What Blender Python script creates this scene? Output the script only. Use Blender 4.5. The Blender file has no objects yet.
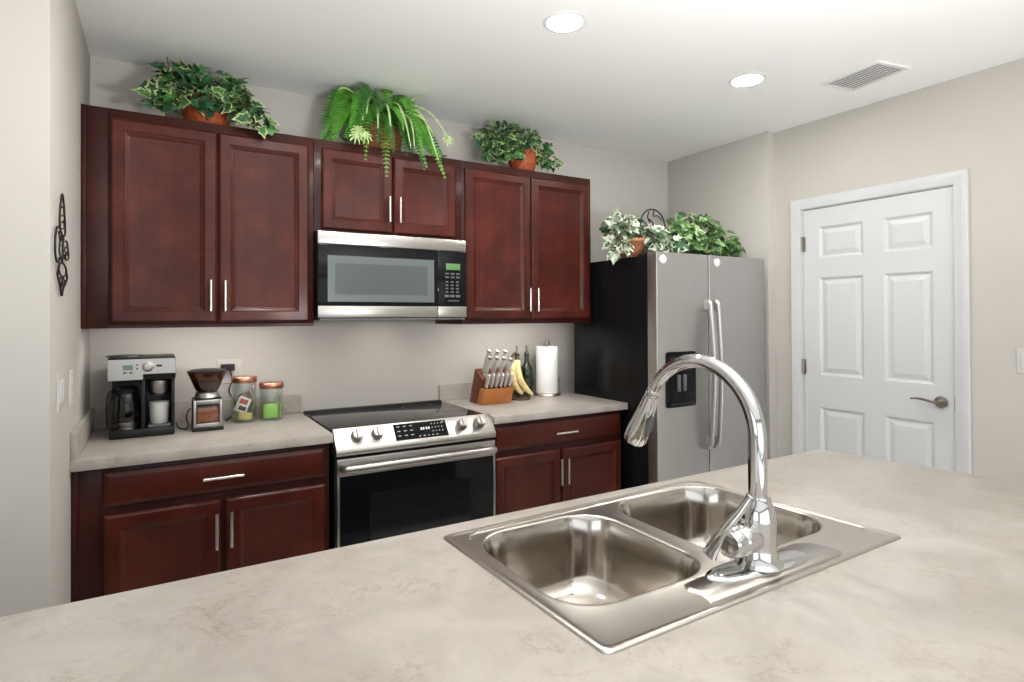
import bpy, bmesh, math, random
from mathutils import Vector, Matrix
PI = math.pi
scene = bpy.context.scene
COL = scene.collection

# ------------------------------------------------------------------ camera
CAM = Vector((0.2642, -3.0699, 1.4003))
YAW, PITCH, ROLL, FPX, CX, CY = 0.5278, 0.007, -0.0043, 577.0, 496.2, 312.42
Fw = Vector((math.sin(YAW)*math.cos(PITCH), math.cos(YAW)*math.cos(PITCH), math.sin(PITCH)))
R0 = Vector((math.cos(YAW), -math.sin(YAW), 0)); U0 = R0.cross(Fw)
Rt = R0*math.cos(ROLL) + U0*math.sin(ROLL); Up = -R0*math.sin(ROLL) + U0*math.cos(ROLL)
cd = bpy.data.cameras.new('camera'); cam = bpy.data.objects.new('camera', cd); COL.objects.link(cam)
cd.sensor_width = 36; cd.lens = FPX*36/1024
cd.shift_x = (512-CX)/1024; cd.shift_y = (CY-341)/1024
cd.clip_start = 0.02
m = Matrix((Rt, Up, -Fw)).transposed().to_4x4(); m.translation = CAM
cam.matrix_world = m
scene.camera = cam

# ------------------------------------------------------------------ world, light, exposure
w = bpy.data.worlds.new('sky'); scene.world = w; w.use_nodes = True
bg = w.node_tree.nodes['Background']; bg.inputs[0].default_value = (0.86, 0.93, 1.0, 1); bg.inputs[1].default_value = 1.0

def area(name, loc, target, sx, sy, power, col):
    d = bpy.data.lights.new(name, 'AREA'); d.shape = 'RECTANGLE'; d.size = sx; d.size_y = sy
    d.energy = power; d.color = col
    o = bpy.data.objects.new(name, d); COL.objects.link(o); o.location = loc
    o.rotation_euler = (Vector(target)-Vector(loc)).to_track_quat('-Z', 'Y').to_euler()
    return o
# daylight through the wide glass doors behind the camera, and the living-room window on the left
area('daylight_glass_door', (0.0, -7.08, 1.2), (0.0, 0, 3.0), 6.4, 2.0, 34, (0.97, 0.985, 1.0))
area('daylight_side_window', (-3.36, -4.3, 1.45), (1.0, -4.3, 2.2), 2.5, 1.4, 20, (0.88, 0.95, 1.0))
# low sun through the rear glass doors onto the pale floor behind the camera: its bounce brightens the ceiling
sd_ = bpy.data.lights.new('sun', 'SUN'); sd_.energy = 9.0; sd_.angle = 0.01; sd_.color = (0.96, 0.98, 1.0)
sun = bpy.data.objects.new('sun', sd_); COL.objects.link(sun); sun.location = (-2, -9, 5)
sun.rotation_euler = Vector((0.12, 1.0, -math.tan(math.radians(30)))).to_track_quat('-Z', 'Y').to_euler()
# added unseen fill light, aimed up and bounced off the ceiling behind the island
fl = bpy.data.lights.new('bounce_fill', 'AREA'); fl.shape = 'DISK'; fl.size = 0.35; fl.energy = 55.0; fl.color = (1.0, 0.99, 0.97)
flo = bpy.data.objects.new('bounce_fill', fl); COL.objects.link(flo); flo.location = (1.3, -3.05, 1.45)
flo.rotation_euler = Vector((0.0, 0.22, 1.0)).to_track_quat('-Z', 'Y').to_euler()
# slim fill lights added under the wall cabinets to brighten the backsplash
for nme, ux in (('strip_fill_coffee', .47), ('strip_fill_towels', 2.06)):
    ul = bpy.data.lights.new(nme, 'AREA'); ul.shape = 'RECTANGLE'; ul.size = .68; ul.size_y = .03; ul.energy = 1.8; ul.color = (1.0, .96, .91)
    ulo = bpy.data.objects.new(nme, ul); COL.objects.link(ulo); ulo.location = (ux, -.29, 1.366); ulo.rotation_euler = (math.radians(22), 0, 0)
DOWNLIGHT_E = 215.0
scene.view_settings.view_transform = 'Standard'
scene.view_settings.look = 'None'
scene.view_settings.gamma = 1.0
scene.view_settings.use_curve_mapping = False
scene.view_settings.exposure = 0.02
try:
    scene.cycles.max_bounces = 10; scene.cycles.diffuse_bounces = 6; scene.cycles.glossy_bounces = 6
    scene.cycles.transmission_bounces = 8; scene.cycles.transparent_max_bounces = 12
    scene.cycles.use_denoising = True
    scene.cycles.sample_clamp_indirect = 6.0
except Exception:
    pass

# ------------------------------------------------------------------ materials
def nm(name):
    mt = bpy.data.materials.new(name); mt.use_nodes = True
    nt = mt.node_tree; return mt, nt, nt.nodes['Principled BSDF']
def mat(name, col, rough=0.5, metal=0.0, spec=None, emit=None, estr=0, trans=0, ior=None, coat=0, alpha=None):
    mt, nt, b = nm(name)
    b.inputs['Base Color'].default_value = (*col, 1); b.inputs['Roughness'].default_value = rough
    b.inputs['Metallic'].default_value = metal
    if spec is not None: b.inputs['Specular IOR Level'].default_value = spec
    if emit: b.inputs['Emission Color'].default_value = (*emit, 1); b.inputs['Emission Strength'].default_value = estr
    if trans: b.inputs['Transmission Weight'].default_value = trans
    if ior: b.inputs['IOR'].default_value = ior
    if coat: b.inputs['Coat Weight'].default_value = coat; b.inputs['Coat Roughness'].default_value = 0.12
    if alpha is not None: b.inputs['Alpha'].default_value = alpha
    return mt
def texco(nt, scale=(1, 1, 1), rot=(0, 0, 0)):
    tc = nt.nodes.new('ShaderNodeTexCoord'); mp = nt.nodes.new('ShaderNodeMapping')
    mp.inputs['Scale'].default_value = scale; mp.inputs['Rotation'].default_value = rot
    nt.links.new(tc.outputs['Object'], mp.inputs['Vector']); return mp.outputs['Vector']
def noise(nt, vec, scale, detail=4, rough=0.55, dist=0):
    n = nt.nodes.new('ShaderNodeTexNoise'); n.inputs['Scale'].default_value = scale
    n.inputs['Detail'].default_value = detail; n.inputs['Roughness'].default_value = rough
    n.inputs['Distortion'].default_value = dist
    nt.links.new(vec, n.inputs['Vector']); return n.outputs['Fac']
def ramp(nt, fac, stops):
    r = nt.nodes.new('ShaderNodeValToRGB'); e = r.color_ramp.elements
    while len(e) < len(stops): e.new(0.5)
    for k, (p, c) in enumerate(stops): e[k].position = p; e[k].color = (*c, 1)
    nt.links.new(fac, r.inputs['Fac']); return r.outputs['Color']
def mix(nt, fac, a, b, mode='MIX'):
    x = nt.nodes.new('ShaderNodeMix'); x.data_type = 'RGBA'; x.blend_type = mode
    for s, v in ((0, fac), (6, a), (7, b)):
        if hasattr(v, 'links'): nt.links.new(v, x.inputs[s])
        elif isinstance(v, tuple): x.inputs[s].default_value = (*v, 1)
        else: x.inputs[s].default_value = v
    return x.outputs[2]
def bump(nt, b, fac, strength, dist=0.002):
    n = nt.nodes.new('ShaderNodeBump'); n.inputs['Strength'].default_value = strength; n.inputs['Distance'].default_value = dist
    nt.links.new(fac, n.inputs['Height']); nt.links.new(n.outputs['Normal'], b.inputs['Normal'])

def wall_mat(name, col, s=0.05):
    mt, nt, b = nm(name); v = texco(nt)
    f = noise(nt, v, 1.6, 3)
    c = ramp(nt, f, [(0.3, tuple(x*(1-s) for x in col)), (0.7, col)])
    nt.links.new(c, b.inputs['Base Color']); b.inputs['Roughness'].default_value = 0.62
    b.inputs['Specular IOR Level'].default_value = 0.3
    bump(nt, b, noise(nt, v, 160, 3), 0.12, 0.001); return mt
M_WALL = wall_mat('wall_paint', (0.53, 0.503, 0.463))
M_CEIL = wall_mat('ceiling_paint', (0.92, 0.925, 0.92), 0.015)
M_TRIM = mat('white_trim_paint', (0.60, 0.605, 0.61), 0.38)
M_WHITE = mat('almond_plastic', (0.58, 0.555, 0.51), 0.35)
M_CAP = mat('white_cap', (0.8, 0.8, 0.79), 0.3)
def wood(name, dark, mid, light, rough, horizontal=False, coat=0.10):
    mt, nt, b = nm(name)
    v = texco(nt, (1.0, 16, 16) if horizontal else (16, 16, 1.0))
    g = noise(nt, v, 2.0, 4, 0.6, 0.3)
    v2 = texco(nt, (1, 1, 1)); g2 = noise(nt, v2, 5.0, 4, 0.6, 0.5)
    c1 = ramp(nt, g2, [(0.25, dark), (0.5, mid), (0.75, light)])
    c2 = ramp(nt, g, [(0.3, (0.84, 0.82, 0.82)), (0.7, (1.08, 1.06, 1.06))])
    c = mix(nt, 1.0, c1, c2, 'MULTIPLY')
    nt.links.new(c, b.inputs['Base Color']); b.inputs['Roughness'].default_value = rough
    b.inputs['Specular IOR Level'].default_value = 0.2
    b.inputs['Coat Weight'].default_value = coat; b.inputs['Coat Roughness'].default_value = 0.16
    return mt
CH = ((0.036, 0.0060, 0.0040), (0.062, 0.0105, 0.0063), (0.102, 0.0185, 0.0102))
M_CHERRY = wood('cherry_wood', *CH, 0.38)
M_FRAME_SHADED = wood('cherry_face_frame_shaded', (0.022, 0.0045, 0.0032), (0.036, 0.0068, 0.0045), (0.055, 0.0105, 0.0065), 0.42)  # cherry darkened: the shade around the fronts is put into its colour
M_CHERRYH = wood('cherry_wood_crosswise', *CH, 0.38, True)
M_DARKWOOD = wood('walnut_block', (0.10, 0.032, 0.018), (0.15, 0.05, 0.028), (0.2, 0.07, 0.04), 0.4)
M_OAK = wood('honey_wood', (0.36, 0.13, 0.035), (0.45, 0.17, 0.05), (0.52, 0.21, 0.065), 0.4, True)
def counter_mat(name, hole=False):
    mt, nt, b = nm(name); v = texco(nt)
    base = ramp(nt, noise(nt, v, 7, 6, 0.6, 0.6), [(0.3, (0.335, 0.302, 0.268)), (0.55, (0.405, 0.370, 0.333)), (0.75, (0.465, 0.430, 0.392))])
    # thin wandering veins: the zero line of a distorted noise, broken up by a second one
    def veins(sc, dist, width, lo, hi, bsc):
        n1 = noise(nt, v, sc, 7, 0.66, dist)
        sub = nt.nodes.new('ShaderNodeMath'); sub.operation = 'SUBTRACT'; sub.inputs[1].default_value = 0.5; nt.links.new(n1, sub.inputs[0])
        ab = nt.nodes.new('ShaderNodeMath'); ab.operation = 'ABSOLUTE'; nt.links.new(sub.outputs[0], ab.inputs[0])
        line = ramp(nt, ab.outputs[0], [(0.0, (1, 1, 1)), (width, (0, 0, 0))])
        brk = ramp(nt, noise(nt, v, bsc, 3, 0.5), [(lo, (0, 0, 0)), (hi, (1, 1, 1))])
        return mix(nt, 1.0, line, brk, 'MULTIPLY')
    def scaled(x, k):
        sc_ = nt.nodes.new('ShaderNodeMath'); sc_.operation = 'MULTIPLY'; sc_.inputs[1].default_value = k; nt.links.new(x, sc_.inputs[0]); return sc_.outputs[0]
    c = mix(nt, scaled(veins(7.5, 0.5, 0.016, 0.45, 0.66, 4.0), 0.72), base, (0.27, 0.22, 0.17))
    c = mix(nt, scaled(veins(18.0, 0.4, 0.034, 0.50, 0.66, 8.0), 0.6), c, (0.25, 0.20, 0.155))
    c = mix(nt, scaled(veins(3.0, 1.6, 0.05, 0.5, 0.8, 2.5), 0.25), c, (0.62, 0.58, 0.53))
    nt.links.new(c, b.inputs['Base Color']); b.inputs['Roughness'].default_value = 0.3
    b.inputs['Specular IOR Level'].default_value = 0.42
    return mt
M_COUNTER = counter_mat('beige_laminate')
def brushed(name, col, rough, stretch=(1, 60, 60), amt=0.08):
    mt, nt, b = nm(name); v = texco(nt, stretch)
    f = noise(nt, v, 12, 2)
    r = nt.nodes.new('ShaderNodeMapRange'); r.inputs['To Min'].default_value = rough-amt; r.inputs['To Max'].default_value = rough+amt
    nt.links.new(f, r.inputs['Value']); nt.links.new(r.outputs['Result'], b.inputs['Roughness'])
    b.inputs['Base Color'].default_value = (*col, 1); b.inputs['Metallic'].default_value = 1
    return mt
M_STEEL = brushed('brushed_steel', (0.42, 0.402, 0.375), 0.33, (4, 220, 220), 0.04)
M_FRIDGE = brushed('fridge_steel', (0.50, 0.485, 0.47), 0.42, (200, 200, 3), 0.04)
M_SINK = brushed('sink_steel', (0.55, 0.515, 0.47), 0.15, (8, 8, 8), 0.02)
M_DECK = brushed('sink_deck_steel', (0.53, 0.495, 0.45), 0.30, (6, 60, 6), 0.05)
M_CHROME = mat('chrome', (0.62, 0.62, 0.62), 0.045, 1)
M_KNIFE = mat('pale_metal_handle', (0.66, 0.64, 0.61), 0.38, 0.55)
M_NICKEL = mat('satin_nickel', (0.72, 0.69, 0.65), 0.25, 1)
M_DARKNICKEL = mat('aged_nickel', (0.32, 0.29, 0.25), 0.28, 1)
M_BLACK = mat('black_plastic', (0.009, 0.009, 0.009), 0.35, 0, 0.3)
M_GLOSSBLACK = mat('black_glass', (0.005, 0.005, 0.006), 0.06, 0, 0.18)
M_COOKTOP = mat('cooktop_glass', (0.012, 0.012, 0.013), 0.09, 0, 0.7)
M_FRSIDE = mat('black_fridge_side', (0.006, 0.006, 0.007), 0.25, 0, 0.22)
M_MWGLASS = mat('microwave_window_glass', (0.085, 0.10, 0.098), 0.12, 0, 0.5)
M_MWFRAME = mat('microwave_window_bevel', (0.12, 0.138, 0.135), 0.2, 0, 0.5)
M_GREY = mat('grey_button', (0.11, 0.11, 0.11), 0.5)
M_LIGHTMARK = mat('pale_print', (0.25, 0.25, 0.25), 0.5)
M_LCD = mat('green_display', (0.06, 0.14, 0.05), 0.3, emit=(0.35, 0.75, 0.25), estr=0.16)
M_LCDGREY = mat('dim_lcd', (0.10, 0.16, 0.12), 0.2)
M_WHITELED = mat('lit_digits', (0.5, 0.5, 0.5), 0.4, emit=(1, 1, 1), estr=0.4)
M_LAMP = mat('lamp_diffuser', (0.9, 0.9, 0.9), 0.5, emit=(1.0, 0.98, 0.945), estr=DOWNLIGHT_E)
M_IRON = mat('wrought_iron', (0.018, 0.014, 0.012), 0.5, 0.4)
M_COPPER = mat('copper_lid', (0.62, 0.30, 0.20), 0.28, 1)
def glass(name, col, rough=0.02, mixf=0.82):
    mt = bpy.data.materials.new(name); mt.use_nodes = True; nt = mt.node_tree
    for n in list(nt.nodes): nt.nodes.remove(n)
    out = nt.nodes.new('ShaderNodeOutputMaterial'); t = nt.nodes.new('ShaderNodeBsdfTransparent'); t.inputs[0].default_value = (*col, 1)
    g = nt.nodes.new('ShaderNodeBsdfGlossy'); g.inputs['Roughness'].default_value = rough; g.inputs[0].default_value = (0.9, 0.9, 0.9, 1)
    fr = nt.nodes.new('ShaderNodeMapRange'); lw = nt.nodes.new('ShaderNodeLayerWeight'); lw.inputs['Blend'].default_value = 0.25; nt.links.new(lw.outputs['Facing'], fr.inputs['Value']); fr.inputs['To Min'].default_value = 0.04; fr.inputs['To Max'].default_value = 0.45
    mx = nt.nodes.new('ShaderNodeMixShader')
    nt.links.new(fr.outputs[0], mx.inputs[0]); nt.links.new(t.outputs[0], mx.inputs[1]); nt.links.new(g.outputs[0], mx.inputs[2])
    nt.links.new(mx.outputs[0], out.inputs[0]); return mt
M_JAR = glass('clear_jar_glass', (0.93, 0.95, 0.94))
M_CARAFE = glass('carafe_glass', (0.55, 0.56, 0.56))
M_SMOKE = glass('smoked_brown_plastic', (0.55, 0.33, 0.24), 0.08)
M_CLEAR = glass('clear_plastic', (0.85, 0.84, 0.82), 0.05)
M_BOTTLE = mat('green_bottle_glass', (0.012, 0.028, 0.006), 0.06, 0, 0.7)
M_PAPER = mat('paper_towel', (0.80, 0.79, 0.77), 0.9)
M_BANANA = None
def banana_mat():
    mt, nt, b = nm('banana_skin'); v = texco(nt)
    c = ramp(nt, noise(nt, v, 45, 3), [(0.35, (0.66, 0.50, 0.20)), (0.6, (0.82, 0.69, 0.36))])
    nt.links.new(c, b.inputs['Base Color']); b.inputs['Roughness'].default_value = 0.45; return mt
M_BANANA = banana_mat()
M_STEM = mat('dark_brown_stem', (0.05, 0.03, 0.015), 0.6)
def leafmat(name, a, b_, rough=0.4, sc=40):
    mt, nt, b = nm(name); v = texco(nt)
    c = ramp(nt, noise(nt, v, sc, 3), [(0.35, a), (0.65, b_)])
    nt.links.new(c, b.inputs['Base Color']); b.inputs['Roughness'].default_value = rough; return mt
M_IVYDARK = leafmat('ivy_leaf_dark', (0.014, 0.062, 0.024), (0.04, 0.13, 0.05))
M_IVYMID = leafmat('ivy_leaf_mid', (0.04, 0.15, 0.035), (0.10, 0.26, 0.07))
M_IVYEDGE = leafmat('ivy_leaf_cream_edge', (0.36, 0.45, 0.17), (0.55, 0.62, 0.32))
M_PALE = leafmat('ivy_leaf_pale', (0.48, 0.55, 0.40), (0.70, 0.75, 0.60))
M_FERN = leafmat('fern_leaf', (0.045, 0.18, 0.010), (0.11, 0.36, 0.028))
M_FERNDARK = leafmat('fern_leaf_deep', (0.014, 0.075, 0.010), (0.035, 0.15, 0.02))
M_STRAP = leafmat('strap_leaf', (0.30, 0.45, 0.14), (0.48, 0.60, 0.30))
M_BUSH = leafmat('bushy_leaf', (0.05, 0.14, 0.03), (0.13, 0.28, 0.08))
M_BUSHLIGHT = leafmat('bushy_leaf_light', (0.30, 0.44, 0.18), (0.46, 0.60, 0.32))
M_VINE = mat('vine_stem', (0.10, 0.09, 0.04), 0.7)
def potmat(name, a, b_, sc=60):
    mt, nt, b = nm(name); v = texco(nt); f = noise(nt, v, sc, 4)
    nt.links.new(ramp(nt, f, [(0.35, a), (0.65, b_)]), b.inputs['Base Color']); b.inputs['Roughness'].default_value = 0.55
    bump(nt, b, f, 0.5, 0.004); return mt
M_POTRED = potmat('orange_red_pot', (0.22, 0.036, 0.008), (0.44, 0.095, 0.018))
M_TERRA = potmat('terracotta_pot', (0.32, 0.12, 0.05), (0.48, 0.21, 0.10))
M_WICKER = potmat('brown_wicker', (0.10, 0.04, 0.016), (0.28, 0.12, 0.05), 90)
M_SOIL = mat('potting_soil', (0.03, 0.02, 0.012), 0.9)
def tile_floor():
    mt, nt, b = nm('floor_tile'); v = texco(nt)
    br = nt.nodes.new('ShaderNodeTexBrick'); br.offset = 0; br.inputs['Scale'].default_value = 1.0
    br.inputs['Brick Width'].default_value = 0.45; br.inputs['Row Height'].default_value = 0.45; br.inputs['Mortar Size'].default_value = 0.004
    br.inputs['Color1'].default_value = (0.66, 0.645, 0.62, 1); br.inputs['Color2'].default_value = (0.63, 0.615, 0.59, 1); br.inputs['Mortar'].default_value = (0.35, 0.32, 0.28, 1)
    nt.links.new(v, br.inputs['Vector']); nt.links.new(br.outputs['Color'], b.inputs['Base Color']); b.inputs['Roughness'].default_value = 0.35
    return mt
M_FLOOR = tile_floor()

# ------------------------------------------------------------------ mesh helpers
def box(bm, x0, x1, y0, y1, z0, z1, bev=0.0, mi=0, seg=2):
    vs = [bm.verts.new((x, y, z)) for x in (x0, x1) for y in (y0, y1) for z in (z0, z1)]
    idx = [(0, 1, 3, 2), (4, 6, 7, 5), (0, 4, 5, 1), (2, 3, 7, 6), (0, 2, 6, 4), (1, 5, 7, 3)]
    fs = [bm.faces.new([vs[i] for i in q]) for q in idx]
    for f in fs: f.material_index = mi
    if bev > 0:
        es = list({e for f in fs for e in f.edges})
        r = bmesh.ops.bevel(bm, geom=es, offset=bev, segments=seg, profile=0.5, affect='EDGES')
        for f in r['faces']: f.material_index = mi
def loop(bm, pts): return [bm.verts.new(p) for p in pts]
def bridge(bm, a, b, mi=0, closed=True):
    n = len(a); r = range(n) if closed else range(n-1); out = []
    for i in r:
        j = (i+1) % n
        f = bm.faces.new((a[i], a[j], b[j], b[i])); f.material_index = mi; out.append(f)
    return out
def cap(bm, l, mi=0):
    f = bm.faces.new(l); f.material_index = mi; return f
def lathe(bm, prof, c=(0, 0, 0), n=28, mi=0, axis='z'):
    rings = []
    c = Vector(c)
    for (r, z) in prof:
        if r < 1e-6: 
            p = {'z': (0, 0, z), 'y': (0, z, 0), 'x': (z, 0, 0)}[axis]
            rings.append([bm.verts.new(c+Vector(p))])
        else:
            l = []
            for k in range(n):
                a = 2*PI*k/n; u, v = r*math.cos(a), r*math.sin(a)
                p = {'z': (u, v, z), 'y': (u, z, v), 'x': (z, u, v)}[axis]
                l.append(bm.verts.new(c+Vector(p)))
            rings.append(l)
    for a, b in zip(rings, rings[1:]):
        if len(a) == 1 and len(b) == 1: continue
        if len(a) == 1:
            for i in range(n): bm.faces.new((a[0], b[i], b[(i+1) % n])).material_index = mi
        elif len(b) == 1:
            for i in range(n): bm.faces.new((a[i], a[(i+1) % n], b[0])).material_index = mi
        else: bridge(bm, a, b, mi)
    if len(rings[0]) > 1: cap(bm, list(reversed(rings[0])), mi)
    if len(rings[-1]) > 1: cap(bm, rings[-1], mi)
def tube(bm, pts, rad, n=12, mi=0, capped=True, flat=1.0, flat_dir=None):
    pts = [Vector(p) for p in pts]
    if not isinstance(rad, (list, tuple)): rad = [rad]*len(pts)
    T = []
    for i in range(len(pts)):
        a = pts[max(i-1, 0)]; b = pts[min(i+1, len(pts)-1)]
        T.append((b-a).normalized())
    ref = Vector(flat_dir) if flat_dir else (Vector((0, 0, 1)) if abs(T[0].z) < 0.9 else Vector((1, 0, 0)))
    nrm = (ref - T[0]*ref.dot(T[0])).normalized()
    rings = []
    for i, p in enumerate(pts):
        nrm = (nrm - T[i]*nrm.dot(T[i])).normalized()
        bn = T[i].cross(nrm)
        rings.append([bm.verts.new(p + nrm*(rad[i]*flat*math.cos(2*PI*k/n)) + bn*(rad[i]*math.sin(2*PI*k/n))) for k in range(n)])
    for a, b in zip(rings, rings[1:]): bridge(bm, a, b, mi)
    if capped:
        cap(bm, list(reversed(rings[0])), mi); cap(bm, rings[-1], mi)
def prism_x(bm, yz, x0, x1, mi=0, bev=0):
    a = loop(bm, [(x0, y, z) for y, z in yz]); b = loop(bm, [(x1, y, z) for y, z in yz])
    fs = bridge(bm, a, b, mi); fs += [cap(bm, list(reversed(a)), mi), cap(bm, b, mi)]
    if bev:
        es = list({e for f in fs for e in f.edges})
        bmesh.ops.bevel(bm, geom=es, offset=bev, segments=2, profile=0.5, affect='EDGES')
def prism_z(bm, xy, z0, z1, mi=0):
    a = loop(bm, [(x, y, z0) for x, y in xy]); b = loop(bm, [(x, y, z1) for x, y in xy])
    bridge(bm, a, b, mi); cap(bm, list(reversed(a)), mi); cap(bm, b, mi)
def rrect(x0, x1, y0, y1, r, n=6):
    out = []
    for cx, cy, a0 in ((x1-r, y1-r, 0), (x0+r, y1-r, 90), (x0+r, y0+r, 180), (x1-r, y0+r, 270)):
        for k in range(n+1):
            a = math.radians(a0+90*k/n); out.append((cx+r*math.cos(a), cy+r*math.sin(a)))
    return out
def arc(c, r, a0, a1, n, plane='yz', x=0):
    out = []
    for k in range(n+1):
        a = math.radians(a0+(a1-a0)*k/n); out.append((c[0]+r*math.cos(a), c[1]+r*math.sin(a)))
    return out
def catmull(P, n=8):
    P = [Vector(p) for p in P]; out = []
    for i in range(len(P)-1):
        p0 = P[max(i-1, 0)]; p1 = P[i]; p2 = P[i+1]; p3 = P[min(i+2, len(P)-1)]
        for k in range(n):
            t = k/n
            out.append(0.5*((2*p1)+(p2-p0)*t+(2*p0-5*p1+4*p2-p3)*t*t+(3*p1-p0-3*p2+p3)*t**3))
    out.append(P[-1]); return out

ORG = {}
def root_origin(o): return ORG.get(o.name, Vector((0, 0, 0)))
def obj(name, bm, mats, parent=None, loc=None, smooth=35, recalc=True):
    """link a bmesh (world coordinates) as one mesh object; its origin is its thing's origin"""
    if recalc: bmesh.ops.recalc_face_normals(bm, faces=bm.faces[:])
    org = root_origin(parent) if parent else Vector(loc or (0, 0, 0))
    bmesh.ops.translate(bm, vec=-org, verts=bm.verts[:])
    me = bpy.data.meshes.new(name); bm.to_mesh(me); bm.free()
    for mt in (mats if isinstance(mats, (list, tuple)) else [mats]): me.materials.append(mt)
    if smooth:
        me.polygons.foreach_set('use_smooth', [True]*len(me.polygons))
        if smooth < 180: me.set_sharp_from_angle(angle=math.radians(smooth))
    o = bpy.data.objects.new(name, me); COL.objects.link(o)
    ORG[o.name] = org
    if parent: o.parent = parent
    else: o.location = org
    return o
def thing(name, label, cat, loc=(0, 0, 0), group=None):
    o = bpy.data.objects.new(name, None); o.empty_display_size = 0.05; COL.objects.link(o)
    o.location = loc; ORG[o.name] = Vector(loc)
    o['label'] = label; o['category'] = cat
    if group: o['group'] = group
    return o
def tag(o, label, cat, group=None):
    o['label'] = label; o['category'] = cat
    if group: o['group'] = group
    return o
def struct(name, bm, mats, parent=None, **k):
    o = obj(name, bm, mats, parent, **k)
    if not parent: o['kind'] = 'structure'
    return o
def dup(root, loc, label=None):
    """a copy of a thing with copies of its parts and sub-parts"""
    r = root.copy(); COL.objects.link(r); r.location = loc; ORG[r.name] = Vector(loc)
    if label: r['label'] = label
    for ch in list(root.children):
        c = ch.copy(); COL.objects.link(c); c.parent = r
        for g in list(ch.children):
            d = g.copy(); COL.objects.link(d); d.parent = c
    return r
N = bmesh.new

# ------------------------------------------------------------------ the room
ZC, XR, XR2, YJ = 2.549, 3.539, 3.607, -0.824
YREAR, XLEFT = -7.2, -3.5
bm = N(); box(bm, XLEFT-.1, XR2+.2, YREAR-.1, .1, -.1, 0); struct('floor', bm, M_FLOOR)
bm = N(); box(bm, XLEFT-.1, XR2+.2, YREAR-.1, .1, ZC, ZC+.1); struct('ceiling', bm, M_CEIL)
bm = N(); box(bm, 0, XR2+.2, 0, .1, 0, ZC); struct('wall_back', bm, M_WALL)
bm = N(); box(bm, XLEFT, 0, -1.056, .1, 0, ZC, 0.004); struct('wall_left', bm, M_WALL)
bm = N(); box(bm, XLEFT-.1, XLEFT, YREAR, -1.056, 0, .7); box(bm, XLEFT-.1, XLEFT, YREAR, -1.056, 2.2, ZC)
box(bm, XLEFT-.1, XLEFT, YREAR, -5.6, .7, 2.2); box(bm, XLEFT-.1, XLEFT, -3.0, -1.056, .7, 2.2); struct('wall_far_left', bm, M_WALL)
DY0, DY1, DZ = -1.0, -1.765, 2.031
bm = N()
box(bm, XR, XR2+.2, YJ, 0, 0, ZC, .004)
struct('wall_right_corner', bm, M_WALL)
bm = N()
box(bm, XR2, XR2+.12, DY0+.006, YJ, 0, ZC); box(bm, XR2, XR2+.12, DY1-.006, DY0+.006, DZ+.006, ZC); box(bm, XR2, XR2+.12, YREAR, DY1-.006, 0, ZC)
struct('wall_right', bm, M_WALL)
bm = N(); box(bm, XLEFT, -3.25, YREAR-.1, YREAR, 0, ZC); box(bm, 3.3, XR2+.2, YREAR-.1, YREAR, 0, ZC); box(bm, -3.25, 3.3, YREAR-.1, YREAR, 2.3, ZC)
struct('wall_rear', bm, M_WALL)
# glass-door frame of the rear opening
bm = N()
for x in (-3.25, -1.63, 0, 1.63, 3.23): box(bm, x, x+.07, YREAR-.08, YREAR-.03, 0, 2.3)
box(bm, -3.25, 3.3, YREAR-.08, YREAR-.03, 2.23, 2.3); box(bm, -3.25, 3.3, YREAR-.08, YREAR-.03, 0, .07)
struct('window_1', bm, M_TRIM)
bm = N()
for y in (-5.6, -4.33, -3.06): box(bm, XLEFT-.07, XLEFT-.02, y, y+.06, .7, 2.2)
box(bm, XLEFT-.07, XLEFT-.02, -5.6, -3.0, .7, .76); box(bm, XLEFT-.07, XLEFT-.02, -5.6, -3.0, 2.14, 2.2)
struct('window_2', bm, M_TRIM)
# baseboards
for nme, a in (('baseboard_right', (XR2-.014, XR2, YREAR, DY1-.075, 0, .1)), ('baseboard_right_corner', (XR-.014, XR, YJ, -.02, 0, .1)), ('baseboard_back', (2.56, XR-.015, -.014, 0, 0, .1)), ('baseboard_left', (XLEFT, 0, -1.07, -1.056, 0, .1))):
    bm = N(); box(bm, *a, .003); struct(nme, bm, M_TRIM)

# door in the right wall: six raised panels, casing, lever, hinges
def door_leaf():
    bm = N(); xf = XR2+.008; xb = xf+.036
    rows = [(0.225, 0.862), (1.048, 1.622), (1.734, 1.920)]
    cols = [(-1.343, -1.095), (-1.675, -1.447)]
    ys = sorted({DY1+.003, DY0-.003, *[v for c in cols for v in c]})
    zs = sorted({.012, DZ-.004, *[v for r in rows for v in r]})
    grid = {(y, z): bm.verts.new((xf, y, z)) for y in ys for z in zs}
    for i in range(len(ys)-1):
        for j in range(len(zs)-1):
            y0, y1, z0, z1 = ys[i], ys[i+1], zs[j], zs[j+1]
            q = [grid[(y0, z0)], grid[(y1, z0)], grid[(y1, z1)], grid[(y0, z1)]]
            if (y0, y1) in cols and (z0, z1) in rows:
                prev = q
                for ins, dx in ((.006, .003), (.014, .0115), (.022, .0115), (.045, .004)):
                    l = loop(bm, [(xf+dx, y0+ins, z0+ins), (xf+dx, y1-ins, z0+ins), (xf+dx, y1-ins, z1-ins), (xf+dx, y0+ins, z1-ins)])
                    bridge(bm, prev, l); prev = l
                cap(bm, prev)
            else: cap(bm, q)
    Y0, Y1, Z0, Z1 = ys[0], ys[-1], zs[0], zs[-1]
    f = [(Y0, Z0), (Y1, Z0), (Y1, Z1), (Y0, Z1)]
    # outline of the front in order, for the edge faces
    per = [grid[(y, Z0)] for y in ys] + [grid[(Y1, z)] for z in zs[1:]] + [grid[(y, Z1)] for y in reversed(ys[:-1])] + [grid[(Y0, z)] for z in reversed(zs[1:-1])]
    back = [bm.verts.new((xb, v.co.y, v.co.z)) for v in per]
    bridge(bm, per, back); cap(bm, back)
    return bm
door = struct('door_1', door_leaf(), M_TRIM, smooth=8)
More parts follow.
